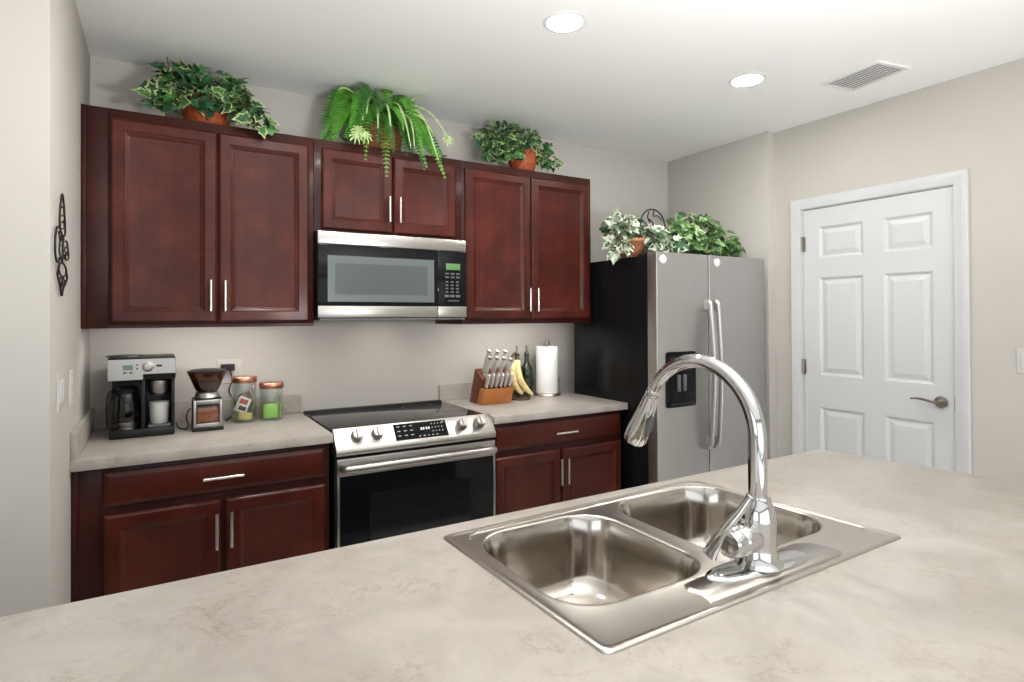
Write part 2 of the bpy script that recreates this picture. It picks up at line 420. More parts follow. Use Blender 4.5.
bm = N()
lathe(bm, [(.026, 0), (.030, -.004), (.028, -.012), (.012, -.016), (.011, -.045), (.0, -.047)], (XR2+.008, -1.706, .966), 24, axis='x')
pts = catmull([(XR2-.034, -1.706, .966), (XR2-.04, -1.685, .967), (XR2-.042, -1.655, .975), (XR2-.04, -1.62, .978), (XR2-.04, -1.590, .974)], 6)
tube(bm, pts, [.011]*6+[.009]*(len(pts)-12)+[.007]*6, 10, flat=.7)
obj('door_handle', bm, M_DARKNICKEL, door)
for z in (1.825, 1.093):
    bm = N(); tube(bm, [(XR2-.004, DY0+.001, z-.045), (XR2-.004, DY0+.001, z+.045)], .007, 10); box(bm, XR2-.003, XR2+.006, DY0-.016, DY0+.012, z-.044, z+.044, .001)
    obj('hinge', bm, M_DARKNICKEL, door)
bm = N(); box(bm, XR2+.004, XR2+.03, DY1+.001, DY1+.004, .93, 1.0); obj('latch_plate', bm, M_DARKNICKEL, door)
# casing: a mitred profile swept up, over and down
bm = N()
prof = [(0.0, 0.0), (0.0, -.009), (.012, -.013), (.026, -.014), (.038, -.019), (.058, -.019), (.062, -.015), (.062, 0)]
rings = []
for (y, z, sy, sz) in ((DY0+.004, 0, 1, 0), (DY0+.004, DZ+.004, 1, 1), (DY1-.004, DZ+.004, -1, 1), (DY1-.004, 0, -1, 0)):
    rings.append(loop(bm, [(XR2+dx, y+sy*o, z+sz*o) for o, dx in prof]))
for a, b in zip(rings, rings[1:]): bridge(bm, a, b)
cap(bm, rings[0]); cap(bm, rings[-1])
struct('trim_1', bm, M_TRIM, smooth=25)
bm = N()  # jamb lining and stop
box(bm, XR2+.002, XR2+.115, DY0-.0005, DY0+.005, 0, DZ); box(bm, XR2+.002, XR2+.115, DY1-.005, DY1+.0005, 0, DZ); box(bm, XR2+.002, XR2+.115, DY1-.005, DY0+.005, DZ-.001, DZ+.005)
struct('trim_2', bm, M_TRIM)

# ------------------------------------------------------------------ kitchen cabinets
def panel_front(bm, x0, x1, z0, z1, yf, th=.02, frame=.045, mold=.021, rec=.0145, mi=0):
    """a recessed-panel cabinet front facing -Y"""
    def ring(i, y): return loop(bm, [(x0+i, y, z0+i), (x1-i, y, z0+i), (x1-i, y, z1-i), (x0+i, y, z1-i)])
    rs = [ring(0, yf+th), ring(0, yf+.007), ring(.0012, yf+.0055), ring(.0075, yf+.0006), ring(.009, yf), ring(frame, yf), ring(frame+.003, yf+.004), ring(frame+.0045, yf+.0045), ring(frame+mold-.003, yf+rec-.001), ring(frame+mold, yf+rec)]
    for a, b in zip(rs, rs[1:]): bridge(bm, a, b, mi)
    cap(bm, rs[-1], mi); cap(bm, list(reversed(rs[0])), mi)
def slab_front(bm, x0, x1, z0, z1, yf, th=.02):
    def ring(i, y): return loop(bm, [(x0+i, y, z0+i), (x1-i, y, z0+i), (x1-i, y, z1-i), (x0+i, y, z1-i)])
    rs = [ring(0, yf+th), ring(0, yf+.010), ring(.0015, yf+.008), ring(.014, yf+.001), ring(.017, yf)]
    for a, b in zip(rs, rs[1:]): bridge(bm, a, b)
    cap(bm, rs[-1]); cap(bm, list(reversed(rs[0])))
def bar_pull(x, z, y, L, horizontal, parent):
    bm = N(); off = y-.030
    if horizontal:
        tube(bm, [(x-L/2, off, z), (x+L/2, off, z)], .006, 12)
        for s in (-1, 1): tube(bm, [(x+s*L*.32, y, z), (x+s*L*.32, off, z)], .0045, 8)
    else:
        tube(bm, [(x, off, z-L/2), (x, off, z+L/2)], .006, 12)
        for s in (-1, 1): tube(bm, [(x, y, z+s*L*.32), (x, off, z+s*L*.32)], .0045, 8)
    return obj('handle', bm, M_NICKEL, parent)

YUF, YUD = -.34, -.36
def wall_cabinet(label, x0, x1, z0, z1, doors, filler=None, hz=1.493, hl=.13, zd=None):
    t = thing('wall_cabinet', label, 'cabinet', ((x0+x1)/2, -.17, z0), 'wall cabinets over the counter')
    bm = N(); bx0 = filler if filler else x0
    box(bm, bx0, x1, YUF, -.001, z0+.012, z1, .0015)
    box(bm, bx0, bx0+.018, YUF, -.001, z0, z0+.013); box(bm, x1-.018, x1, YUF, -.001, z0, z0+.013); box(bm, bx0+.018, x1-.018, YUF, YUF+.018, z0, z0+.013)
    obj('body', bm, M_FRAME_SHADED, t)
    if filler:
        bm = N(); box(bm, x0+.001, filler, YUF+.001, YUF+.02, z0, z1, .001); box(bm, x0+.001, x0+.016, YUF-.004, YUF+.001, z0, z1, .0015)
        obj('filler_panel', bm, M_FRAME_SHADED, t)
    zd0, zd1 = zd
    for k, (a, b) in enumerate(doors):
        bm = N(); panel_front(bm, a, b, zd0, zd1, YUD)
        d = obj('door', bm, M_CHERRY, t, smooth=20)
        hx = b-.025 if k == 0 else a+.023
        bar_pull(hx, hz, YUD, hl, False, d)
    return t
wall_cabinet('tall two-door cherry wall cabinet beside the iron scroll wall, above the coffee maker', 0, .879, 1.36, 2.23, [(.096, .474), (.481, .855)], filler=.088, zd=(1.381, 2.19))
wall_cabinet('short two-door cherry wall cabinet directly above the microwave', .8805, 1.643, 1.80, 2.23, [(.913, 1.2575), (1.2635, 1.604)], hz=1.925, hl=.125, zd=(1.811, 2.19))
wall_cabinet('tall two-door cherry wall cabinet between the microwave and the refrigerator', 1.6445, 2.52, 1.36, 2.23, [(1.661, 2.0755), (2.081, 2.499)], zd=(1.385, 2.19))

YBF, YBD = -.617, -.638
def base_cabinet(label, x0, x1, dr, doors, dx, filler=None):
    t = thing('base_cabinet', label, 'cabinet', ((x0+x1)/2, -.31, 0), 'base cabinets under the counter')
    bm = N(); bx0 = filler if filler else x0
    box(bm, bx0, x1, YBF, -.002, .10, .876, .0015)
    obj('body', bm, M_FRAME_SHADED, t)
    bm = N(); box(bm, x0+.001, x1, YBF+.075, -.05, 0, .0995); obj('toe_kick', bm, M_CHERRYH, t)
    if filler:
        bm = N(); box(bm, x0+.001, filler, YBF+.001, YBF+.02, .10, .876, .001); box(bm, x0+.001, x0+.02, YBF-.004, YBF+.001, .10, .876, .0015)
        obj('filler_panel', bm, M_FRAME_SHADED, t)
    bm = N(); panel_front(bm, dr[0], dr[1], .737, .857, YBD, frame=.012, mold=.010, rec=-.0001) if False else slab_front(bm, dr[0], dr[1], .737, .857, YBD)
    d = obj('drawer', bm, M_CHERRYH, t, smooth=20)
    bar_pull(dx, .797, YBD, .14, True, d)
    for k, (a, b) in enumerate(doors):
        bm = N(); panel_front(bm, a, b, .115, .706, YBD)
        d = obj('door', bm, M_CHERRY, t, smooth=20)
        bar_pull(b-.017 if k == 0 else a+.018, .597, YBD, .135, False, d)
    return t
base_cabinet('cherry base cabinet with one wide drawer, below the coffee maker', 0, .878, (.095, .857), [(.095, .466), (.482, .857)], .473, filler=.088)
base_cabinet('cherry base cabinet with one wide drawer, between stove and refrigerator', 1.668, 2.50, (1.676, 2.485), [(1.676, 2.071), (2.080, 2.488)], 2.088)

def worktop(label, x0, x1, side):
    t = thing('countertop', label, 'countertop', ((x0+x1)/2, -.32, .877))
    bm = N(); box(bm, x0+.0005, x1, -.651, -.0005, .8775, .9145, .003); obj('slab', bm, M_COUNTER, t)
    bm = N(); box(bm, x0+.0005, x1, -.0195, -.0005, .9147, 1.004, .002)
    obj('backsplash', bm, M_COUNTER, t)
    if side:
        bm = N(); box(bm, .0005, .0195, -.645, -.0198, .9147, 1.012, .002); obj('side_splash', bm, M_COUNTER, t)
    return t
worktop('beige laminate countertop holding the coffee maker and glass jars', 0, .888, True)
worktop('beige laminate countertop holding the knife block and paper towels', 1.663, 2.524, False)

# ------------------------------------------------------------------ range
def make_range():
    X0, X1 = .897, 1.656
    t = thing('stove', 'stainless slide-in electric stove with black glass cooktop and oven door', 'stove', ((X0+X1)/2, -.33, 0))
    bm = N(); box(bm, X0+.004, X1-.004, -.62, -.03, .04, .899, .002)
    for x in (X0+.05, X1-.05):
        for y in (-.56, -.1): tube(bm, [(x, y, 0), (x, y, .045)], .016, 10)
    obj('body', bm, M_BLACK, t)
    bm = N(); box(bm, X0, X1, -.606, -.062, .900, .9185, .004); c = obj('cooktop', bm, M_COOKTOP, t)
    bm = N(); box(bm, X0-.001, X1+.001, -.0615, -.03, .900, .9235, .003); obj('rear_trim', bm, M_BLACK, t)
    # faint burner rings
    for (bx, by, br) in ((1.07, -.20, .075), (1.07, -.44, .10), (1.47, -.20, .10), (1.47, -.44, .075)):
        bm = N(); 
        a = loop(bm, [(bx+br*math.cos(2*PI*k/40), by+br*math.sin(2*PI*k/40), .9187) for k in range(40)])
        b = loop(bm, [(bx+(br-.002)*math.cos(2*PI*k/40), by+(br-.002)*math.sin(2*PI*k/40), .9187) for k in range(40)])
        bridge(bm, a, b); obj('burner_ring', bm, M_GREY, c)
    # slanted control panel
    bm = N(); prism_x(bm, [(-.6065, .925), (-.613, .9275), (-.672, .848), (-.676, .836), (-.668, .8195), (-.6065, .8195)], X0-.002, X1+.002, bev=.002)
    p = obj('control_panel', bm, M_STEEL, t)
    n = Vector((0, -.803, .596)); along = Vector((0, -.596, -.803))
    P0 = Vector((0, -.613, .9275))
    def on(x, s, h): v = P0+along*s+n*h; return Vector((x, v.y, v.z))
    rotm = Matrix((Vector((1, 0, 0)), -along, n)).transposed().to_4x4()
    for x in (.988, 1.078, 1.490, 1.583):
        bm = N()
        lathe(bm, [(.026, 0), (.027, .004), (.024, .007), (.022, .026), (.019, .029), (0, .029)], n=28)
        box(bm, -.0055, .0055, -.022, .022, .027, .037, .002)
        bmesh.ops.transform(bm, matrix=Matrix.Translation(on(x, .046, .0005)) @ rotm, verts=bm.verts[:])
        obj('knob', bm, M_STEEL, p)
    bm = N(); a = [on(1.158, .010, .001), on(1.412, .010, .001), on(1.412, .088, .001), on(1.158, .088, .001)]
    b = [v - n*.003 for v in a]
    A = loop(bm, a); B = loop(bm, b); bridge(bm, A, B); cap(bm, A); cap(bm, list(reversed(B)))
    dsp = obj('display', bm, M_GLOSSBLACK, p)
    bm = N(); rng = random.Random(3)
    def mark(x0, x1, s0, s1, mi=0):
        f = bm.faces.new(loop(bm, [on(x0, s0, .0016), on(x1, s0, .0016), on(x1, s1, .0016), on(x0, s1, .0016)])); f.material_index = mi
    for i in range(3):
        for j in range(3): mark(1.172+i*.030, 1.186+i*.030, .020+j*.022, .025+j*.022)
    obj('printed_marks', bm, [M_LIGHTMARK, M_WHITELED], dsp); bm = N()
    for i in range(5): mark(1.268+i*.021, 1.277+i*.021, .074, .080)
    for i in range(4):
        for j in range(3): mark(1.337+i*.016, 1.343+i*.016, .020+j*.018, .026+j*.018)
    mark(1.392, 1.402, .015, .022)
    for i, x in enumerate((1.283, 1.294, 1.308, 1.320)): mark(x, x+.007, .036, .048, 1)
    obj('printed_marks', bm, [M_LIGHTMARK, M_WHITELED], dsp)
    # oven door
    bm = N(); box(bm, X0+.001, X1-.001, -.670, -.622, .735, .808, .004)
    box(bm, X0+.001, X0+.012, -.670, -.622, .30, .735, .002); box(bm, X1-.012, X1-.001, -.670, -.622, .30, .735, .002)
    box(bm, X0+.012, X1-.012, -.664, -.622, .30, .735)
    d = obj('oven_door', bm, M_STEEL, t)
    bm = N(); box(bm, X0+.0125, X1-.0125, -.671, -.6645, .302, .7345, .002); g = obj('door_glass', bm, M_GLOSSBLACK, d)
    bm = N(); box(bm, X0+.14, X1-.14, -.6722, -.6712, .37, .65); obj('oven_window', bm, mat('oven_window_tint', (.010, .010, .011), .06), d)
    bm = N()
    pts = catmull([(X0+.02, -.672, .772), (X0+.03, -.70, .772), (X0+.06, -.718, .773), (X0+.38, -.726, .775), (X1-.06, -.718, .773), (X1-.03, -.70, .772), (X1-.02, -.672, .772)], 6)
    tube(bm, pts, .017, 14, flat=.75, flat_dir=(0, -1, 0))
    obj('handle', bm, M_STEEL, d)
    bm = N(); box(bm, X0+.001, X1-.001, -.668, -.622, .07, .292, .004); obj('warming_drawer', bm, M_STEEL, t)
make_range()

# ------------------------------------------------------------------ over-the-range microwave
def make_microwave():
    X0, X1, YF, Z0, Z1 = .884, 1.641, -.40, 1.392, 1.797
    t = thing('microwave', 'over-the-range stainless and black microwave hung under the short cabinet', 'microwave', ((X0+X1)/2, -.2, Z0))
    bm = N(); box(bm, X0, X1, YF+.022, -.003, Z0+.003, Z1-.001, .003); obj('body', bm, M_BLACK, t)
    bm = N(); box(bm, X0, X1, YF, YF+.021, 1.737, Z1-.001, .004); obj('top_band', bm, M_STEEL, t)
    bm = N(); box(bm, X0+.01, X1-.01, YF+.001, -.05, Z0-.006, Z0+.0025); obj('vent_grille', bm, M_GREY, t)
    XD = 1.478
    bm = N(); box(bm, X0, XD, YF, YF+.021, 1.4005, 1.736, .003); d = obj('door', bm, M_GLOSSBLACK, t)
    bm = N(); box(bm, X0, XD-.001, YF-.0035, YF-.0005, 1.398, 1.452, .001); obj('lower_band', bm, M_STEEL, d)
    # framed window
    bm = N(); a, b, z0, z1 = .928, 1.458, 1.472, 1.685
    def ring(i, y): return loop(bm, [(a+i, y, z0+i), (b-i, y, z0+i), (b-i, y, z1-i), (a+i, y, z1-i)])
    rs = [ring(0, YF-.0004), ring(0, YF-.003), ring(.004, YF-.003), ring(.034, YF-.0008)]
    for p, q in zip(rs, rs[1:]): bridge(bm, p, q)
    cap(bm, rs[-1], 1)
    obj('window', bm, [M_MWFRAME, M_MWGLASS], d)
    bm = N(); box(bm, XD+.0015, X1, YF, YF+.021, 1.4005, 1.736, .003); p = obj('control_panel', bm, M_GLOSSBLACK, t)
    bm = N(); box(bm, XD+.002, X1, YF-.0035, YF-.0005, 1.398, 1.452, .001); obj('lower_band', bm, M_STEEL, p)
    bm = N(); box(bm, 1.525, 1.605, YF-.002, YF-.0005, 1.640, 1.672, .001); obj('display', bm, M_LCD, p)
    bm = N()
    for j, z in enumerate((1.624, 1.606)):
        for i in range(3): box(bm, 1.520+i*.031, 1.541+i*.031, YF-.0018, YF-.0005, z-.008, z, 0)
    for j in range(4):
        for i in range(3): box(bm, 1.522+i*.030, 1.537+i*.030, YF-.0018, YF-.0005, 1.574-j*.017, 1.582-j*.017, 0)
    for i in range(3): box(bm, 1.516+i*.032, 1.541+i*.032, YF-.0018, YF-.0005, 1.500, 1.512, 0)
    box(bm, 1.535, 1.597, YF-.0018, YF-.0005, 1.479, 1.484, 0)
    obj('keypad', bm, M_GREY, p)
make_microwave()
# the microwave's small cooktop lamp
ml = bpy.data.lights.new('cooktop_lamp', 'AREA'); ml.shape = 'RECTANGLE'; ml.size = .12; ml.size_y = .05; ml.energy = 0.45; ml.color = (1.0, .90, .80)
mlo = bpy.data.objects.new('cooktop_lamp', ml); COL.objects.link(mlo); mlo.location = (1.28, -.20, 1.383)

# ------------------------------------------------------------------ refrigerator
def make_fridge():
    X0, X1, YB, YF, Z1 = 2.536, 3.445, -.15, -.86, 1.742
    t = thing('refrigerator', 'side-by-side stainless refrigerator with black sides and ice dispenser', 'refrigerator', ((X0+X1)/2, -.5, 0))
    bm = N(); box(bm, X0, X1, -.785, YB, .02, 1.728, .006)
    for x in (X0+.06, X1-.06):
        for y in (-.7, -.25): tube(bm, [(x, y, 0), (x, y, .03)], .02, 10)
    obj('body', bm, M_FRSIDE, t)
    bm = N(); box(bm, X0+.01, X1-.01, -.80, -.786, .02, .10); obj('base_grille', bm, M_BLACK, t)
    XM = 2.942
    for (a, b, hx, side) in ((X0+.001, XM-.004, XM-.030, -1), (XM+.004, X1-.001, XM+.034, 1)):
        bm = N()
        pr = rrect(a, b, YF, -.79, .004, 3)
        A = loop(bm, [(x, y, .11) for x, y in pr]); B = loop(bm, [(x, y, Z1) for x, y in pr])
        bridge(bm, A, B); cap(bm, A); cap(bm, B)
        d = obj('door', bm, M_FRIDGE, t)
        # bowed bar handle
        bm = N()
        pts = catmull([(hx, YF-.006, 1.485), (hx, YF-.030, 1.47), (hx, YF-.042, 1.42), (hx-side*.004, YF-.060, 1.08), (hx, YF-.042, .73), (hx, YF-.030, .68), (hx, YF-.006, .665)], 8)
        tube(bm, pts, .015, 12, flat=1.0)
        box(bm, hx-.016, hx+.016, YF-.032, YF+.001, 1.43, 1.492, .004); box(bm, hx-.016, hx+.016, YF-.032, YF+.001, .658, .720, .004)
        obj('handle', bm, M_FRIDGE, d)
        cxx = (a+.045) if side < 0 else (a+.065)
        bm = N(); lathe(bm, [(.024, 0), (.024, -.006), (.018, -.010), (0, -.011)], (cxx, YF, 1.702), 20, axis='y')
        o = obj('round_cap', bm, M_CAP, d); o['label'] = 'round white button cap'
        if side < 0:
            bm = N(); ax0, ax1, z0, z1 = 2.598, 2.828, .905, 1.205
            def ring(i, y, e=0): return loop(bm, [(x, y, z) for x, z in rrect(ax0+i, ax1-i, z0+i, z1-i, .015, 3)])
            rs = [ring(0, YF-.0002), ring(0, YF-.005), ring(.008, YF-.005), ring(.012, YF-.001)]
            for p, q in zip(rs, rs[1:]): bridge(bm, p, q)
            cap(bm, rs[-1])
            disp = obj('ice_dispenser', bm, M_GLOSSBLACK, d)
            bm = N(); box(bm, 2.625, 2.80, YF-.006, YF-.0012, 1.10, 1.175, .002); obj('control_strip', bm, M_BLACK, disp)
            bm = N(); box(bm, 2.68, 2.70, YF-.016, YF-.0012, .99, 1.08, .003); box(bm, 2.725, 2.745, YF-.016, YF-.0012, .99, 1.08, .003); obj('paddle', bm, M_GREY, disp)
            bm = N(); box(bm, 2.62, 2.805, YF-.018, YF-.0012, .915, .93, .002); obj('drip_tray', bm, M_BLACK, disp)
    for x in (X0+.05, X1-.05):
        bm = N(); box(bm, x-.035, x+.035, -.84, -.72, 1.7285, 1.7555, .005) if False else box(bm, x-.03, x+.03, -.785, -.70, 1.7285, 1.745, .004); obj('hinge_cover', bm, M_BLACK, t)
make_fridge()

# ------------------------------------------------------------------ island with counter and double sink
ZT = .9145
ISL = [(-.75, -1.847), (2.330, -1.847), (2.505, -2.98), (-.75, -2.98)]
CUT = [(.812, -1.920), (1.612, -1.900), (1.652, -2.415), (.826, -2.423)]
island = thing('kitchen_island', 'beige laminate kitchen island with the double sink set into its top', 'island', (.9, -2.4, 0))
def holed_slab(outer, hole, z0, z1, ch=.004):
    bm = N()
    cx = sum(p[0] for p in outer)/len(outer); cy = sum(p[1] for p in outer)/len(outer)
    def shr(p): v = Vector((cx-p[0], cy-p[1])).normalized()*ch; return (p[0]+v.x, p[1]+v.y)
    top = loop(bm, [(*shr(p), z1) for p in outer]); e1 = loop(bm, [(*p, z1-ch) for p in outer]); bot = loop(bm, [(*p, z0) for p in outer])
    ht = loop(bm, [(*p, z1) for p in hole]); hb = loop(bm, [(*p, z0) for p in hole])
    bridge(bm, top, e1); bridge(bm, e1, bot); bridge(bm, ht, hb)
    n = len(outer)
    for (o, h) in ((top, ht), (bot, hb)):
        for i in range(n): bm.faces.new((o[i], o[(i+1) % n], h[(i+1) % n], h[i]))
    return bm
obj('counter_slab', holed_slab(ISL, CUT, ZT-.038, ZT), M_COUNTER, island, smooth=60)
bm = N()
box(bm, -.70, 2.28, -1.90, -1.88, .10, .876); box(bm, -.70, 2.30, -2.66, -2.64, 0, .876); box(bm, -.70, -.68, -2.64, -1.90, 0, .876); box(bm, 2.26, 2.28, -2.64, -1.90, 0, .876)
obj('base', bm, M_CHERRY, island)

SQ = [(.798, -1.909), (1.621, -1.889), (1.665, -2.427), (.813, -2.435)]  # far-left, far-right, near-right, near-left
def quad_loop(q, inset, r, n=5):
    c = Vector((sum(p[0] for p in q)/4, sum(p[1] for p in q)/4))
    P = []
    for i in range(4):
        p = Vector(q[i]); a = (Vector(q[i-1])-p).normalized(); b = (Vector(q[(i+1) % 4])-p).normalized()
        P.append(p+(a+b)*inset)
    out = []
    for i in range(4):
        p = P[i]; a = (P[i-1]-p).normalized(); b = (P[(i+1) % 4]-p).normalized()
        s = p+a*r; e = p+b*r
        for k in range(n+1):
            t = k/n; out.append(tuple(s*(1-t)**2+p*2*t*(1-t)+e*t*t))
    return out
def make_sink():
    t = thing('sink', 'double-bowl stainless steel sink set in the island counter', 'sink', (1.23, -2.16, ZT))
    bowls = [((.842, 1.194, -2.326, -1.948), .095), ((1.240, 1.619, -2.318, -1.926), .105)]
    # deck: rolled edge, flat field, turned-down bowl lips
    bm = N()
    prof = [(0, .0003, .016), (.001, .0030, .016), (.004, .0048, .015), (.009, .0050, .014), (.013, .0036, .013), (.017, .0030, .012)]
    rs = [loop(bm, [(x, y, ZT+h) for x, y in quad_loop(SQ, i, r)]) for i, h, r in prof]
    for a, b in zip(rs, rs[1:]): bridge(bm, a, b)
    edges = []
    def edges_of(l): return [bm.edges.get((l[i], l[(i+1) % len(l)])) or bm.edges.new((l[i], l[(i+1) % len(l)])) for i in range(len(l))]
    edges += edges_of(rs[-1])
    lips = []
    for (x0, x1, y0, y1), r in bowls:
        l = loop(bm, [(x, y, ZT+.0030) for x, y in rrect(x0-.009, x1+.009, y0-.009, y1+.009, r+.009, 10)])
        edges += edges_of(l); lips.append(l)
    res = bmesh.ops.triangle_fill(bm, use_beauty=True, use_dissolve=False, edges=edges)
    # drop fills inside the bowls
    kill = []
    for f in res['geom']:
        if isinstance(f, bmesh.types.BMFace):
            c = f.calc_center_median()
            for l in lips:
                if all(v in l for v in f.verts): kill.append(f); break
    if kill: bmesh.ops.delete(bm, geom=kill, context='FACES_ONLY')
    for ((x0, x1, y0, y1), r), l in zip(bowls, lips):
        prev = l
        for o, h in ((-.004, .0040), (-.001, .0036), (.002, .0012)):
            q = loop(bm, [(x, y, ZT+h) for x, y in rrect(x0+o, x1-o, y0+o, y1-o, r-o, 10)])
            bridge(bm, prev, q); prev = q
    obj('deck', bm, M_DECK, t, smooth=40)
    # pressed bead along the far and right edge and the stepped faucet ledge
    bm = N()
    b1 = quad_loop(SQ, .030, .02, 5)
    tube(bm, [(x, y, ZT+.0024) for x, y in [(.845, -1.957), (.853, -1.939), (.875, -1.934), (1.2, -1.926), (1.56, -1.917), (1.585, -1.922), (1.596, -1.945)]], .0030, 8)
    tube(bm, [(x, y, ZT+.0024) for x, y in [(1.600, -1.925), (1.605, -1.95), (1.636, -2.30), (1.640, -2.352), (1.630, -2.366)]], .0030, 8)
    obj('pressed_bead', bm, M_DECK, t)
    bm = N()
    led = [(1.060, -2.412), (1.072, -2.385), (1.062, -2.362), (1.075, -2.343), (1.105, -2.339), (1.42, -2.331), (1.452, -2.345), (1.462, -2.372), (1.468, -2.404), (1.45, -2.412)]
    cxy = Vector((1.26, -2.374))
    A = loop(bm, [(x, y, ZT+.0028) for x, y in led]); B = loop(bm, [(*(Vector((x, y))+(cxy-Vector((x, y))).normalized()*.006), ZT+.0062) for x, y in led])
    bridge(bm, A, B); cap(bm, B)
    obj('faucet_ledge', bm, M_DECK, t, smooth=80)
    for (x0, x1, y0, y1), r in bowls:
        bm = N(); dep = .172
        cx, cy = (x0+x1)/2, (y0+y1)/2
        prev = loop(bm, [(x, y, ZT+.0012) for x, y in rrect(x0+.002, x1-.002, y0+.002, y1-.002, r-.002, 10)])
        for o, h in ((.0045, -.006), (.010, -.05), (.016, -.10), (.022, -.130), (.030, -.150), (.045, -.164), (.068, -.171)):
            q = loop(bm, [(x, y, ZT+h) for x, y in rrect(x0+o, x1-o, y0+o, y1-o, max(r-o*.55, .03), 10)])
            bridge(bm, prev, q); prev = q
        # floor dishing to the round drain
        n = len(prev)
        for s, h in ((.75, -.1745), (.5, -.177)):
            q = loop(bm, [(cx+(v.co.x-cx)*s, cy+(v.co.y-cy)*s, ZT+h) for v in prev]) if s == .75 else None
            if q: bridge(bm, prev, q); prev = q
        q = loop(bm, [(cx+.055*(d := Vector((v.co.x-cx, v.co.y-cy)).normalized()).x, cy+.055*d.y, ZT-.180) for v in prev])
        bridge(bm, prev, q)
        b = obj('bowl', bm, M_SINK, t, smooth=60)
        bm = N(); lathe(bm, [(.057, -.1795), (.054, -.1775), (.046, -.1785), (.040, -.190), (.0, -.190)], (cx, cy, ZT), 32)
        obj('drain', bm, M_CHROME, b)
        bm = N(); lathe(bm, [(.036, -.1895), (.036, -.186), (.012, -.184), (.009, -.176), (0, -.175)], (cx, cy, ZT), 24)
        obj('strainer', bm, M_STEEL, b)
make_sink()

def make_faucet():
    FX, FY, Z = 1.249, -2.368, ZT+.0064
    t = thing('faucet', 'chrome pull-down kitchen faucet standing on the sink ledge', 'faucet', (FX, FY, Z))
    bm = N(); ang = math.radians(-5)
    def oval(a, b, z):
        return loop(bm, [(FX+(a*math.copysign(abs(math.cos(u))**.75, math.cos(u)))*math.cos(ang)-(b*math.sin(u))*math.sin(ang), FY+(a*math.copysign(abs(math.cos(u))**.75, math.cos(u)))*math.sin(ang)+(b*math.sin(u))*math.cos(ang), z) for u in [2*PI*k/48 for k in range(48)]])
    rs = [oval(.130, .034, Z), oval(.131, .035, Z+.003), oval(.128, .032, Z+.007), oval(.115, .024, Z+.0095)]
    for a, b in zip(rs, rs[1:]): bridge(bm, a, b)
    cap(bm, rs[-1]); cap(bm, rs[0]); obj('base_plate', bm, M_CHROME, t, smooth=50)
    bm = N(); lathe(bm, [(.044, Z+.0095), (.040, Z+.014), (.034, Z+.022), (.0325, Z+.05), (.033, Z+.09), (.030, Z+.110), (.0255, Z+.124), (.0225, Z+.130), (.0215, Z+.136), (.017, Z+.137)], (FX, FY, 0), 36)
    obj('body', bm, M_CHROME, t, smooth=50)
    bm = N(); R = .141; zc = 1.163
    pts = [(FX, FY, Z+.13+k*(zc-Z-.13)/6) for k in range(6)]
    for k in range(0, 31):
        a = math.radians(153*k/30); pts.append((FX, FY+R-R*math.cos(a), zc+R*math.sin(a)))
    tube(bm, pts, [.0172]*6+[.0168-.0028*k/30 for k in range(31)], 20)
    obj('spout', bm, M_CHROME, t, smooth=60)
    e = Vector(pts[-1]); d = Vector((0, math.sin(math.radians(153)), math.cos(math.radians(153))))
    bm = N()
    prof = [(-.004, .0155), (.0, .0168), (.010, .0168), (.012, .0158), (.016, .0168), (.05, .0200), (.09, .0240), (.118, .0268), (.134, .0272), (.140, .0255), (.141, .020), (.134, .018)]
    tube(bm, [e+d*s for s, r in prof], [r for s, r in prof], 28)
    sp = obj('spray_head', bm, M_CHROME, t, smooth=50)
    bm = N(); q = e+d*.085+Vector((0, -.022, -.011)); tube(bm, [q-d*.03, q-d*.018, q, q+d*.02, q+d*.03], [.003, .007, .0085, .007, .003], 12); obj('spray_button', bm, M_GREY, sp)
    # side valve barrel with its lever
    vz = .982
    bm = N(); lathe(bm, [(.020, .0), (.027, -.020), (.0275, -.045), (.0275, -.062), (.027, -.0625), (.0268, -.064), (.0275, -.0645), (.0275, -.080), (.024, -.089), (0, -.092)], (FX, FY, vz), 30, axis='x')
    v = obj('valve_barrel', bm, M_CHROME, t, smooth=50)
    bm = N()
    hx = FX-.086
    pts = catmull([(hx-.003, FY+.040, .947), (hx-.003, FY+.030, .968), (hx, FY+.008, 1.005), (hx+.012, FY-.012, 1.038), (hx+.022, FY-.026, 1.066), (hx+.024, FY-.030, 1.074)], 6)
    n = len(pts); rad = [.0155-.0105*min(1, k/(n-1)*1.15) for k in range(n)]
    rad[0] = .011; rad[-1] = .003; rad[-2] = .0062; rad[-3] = .0068; rad[-4] = .006
    tube(bm, pts, rad, 16, flat=.62, flat_dir=(1, 0, 0))
    obj('lever', bm, M_CHROME, t, smooth=60)
make_faucet()

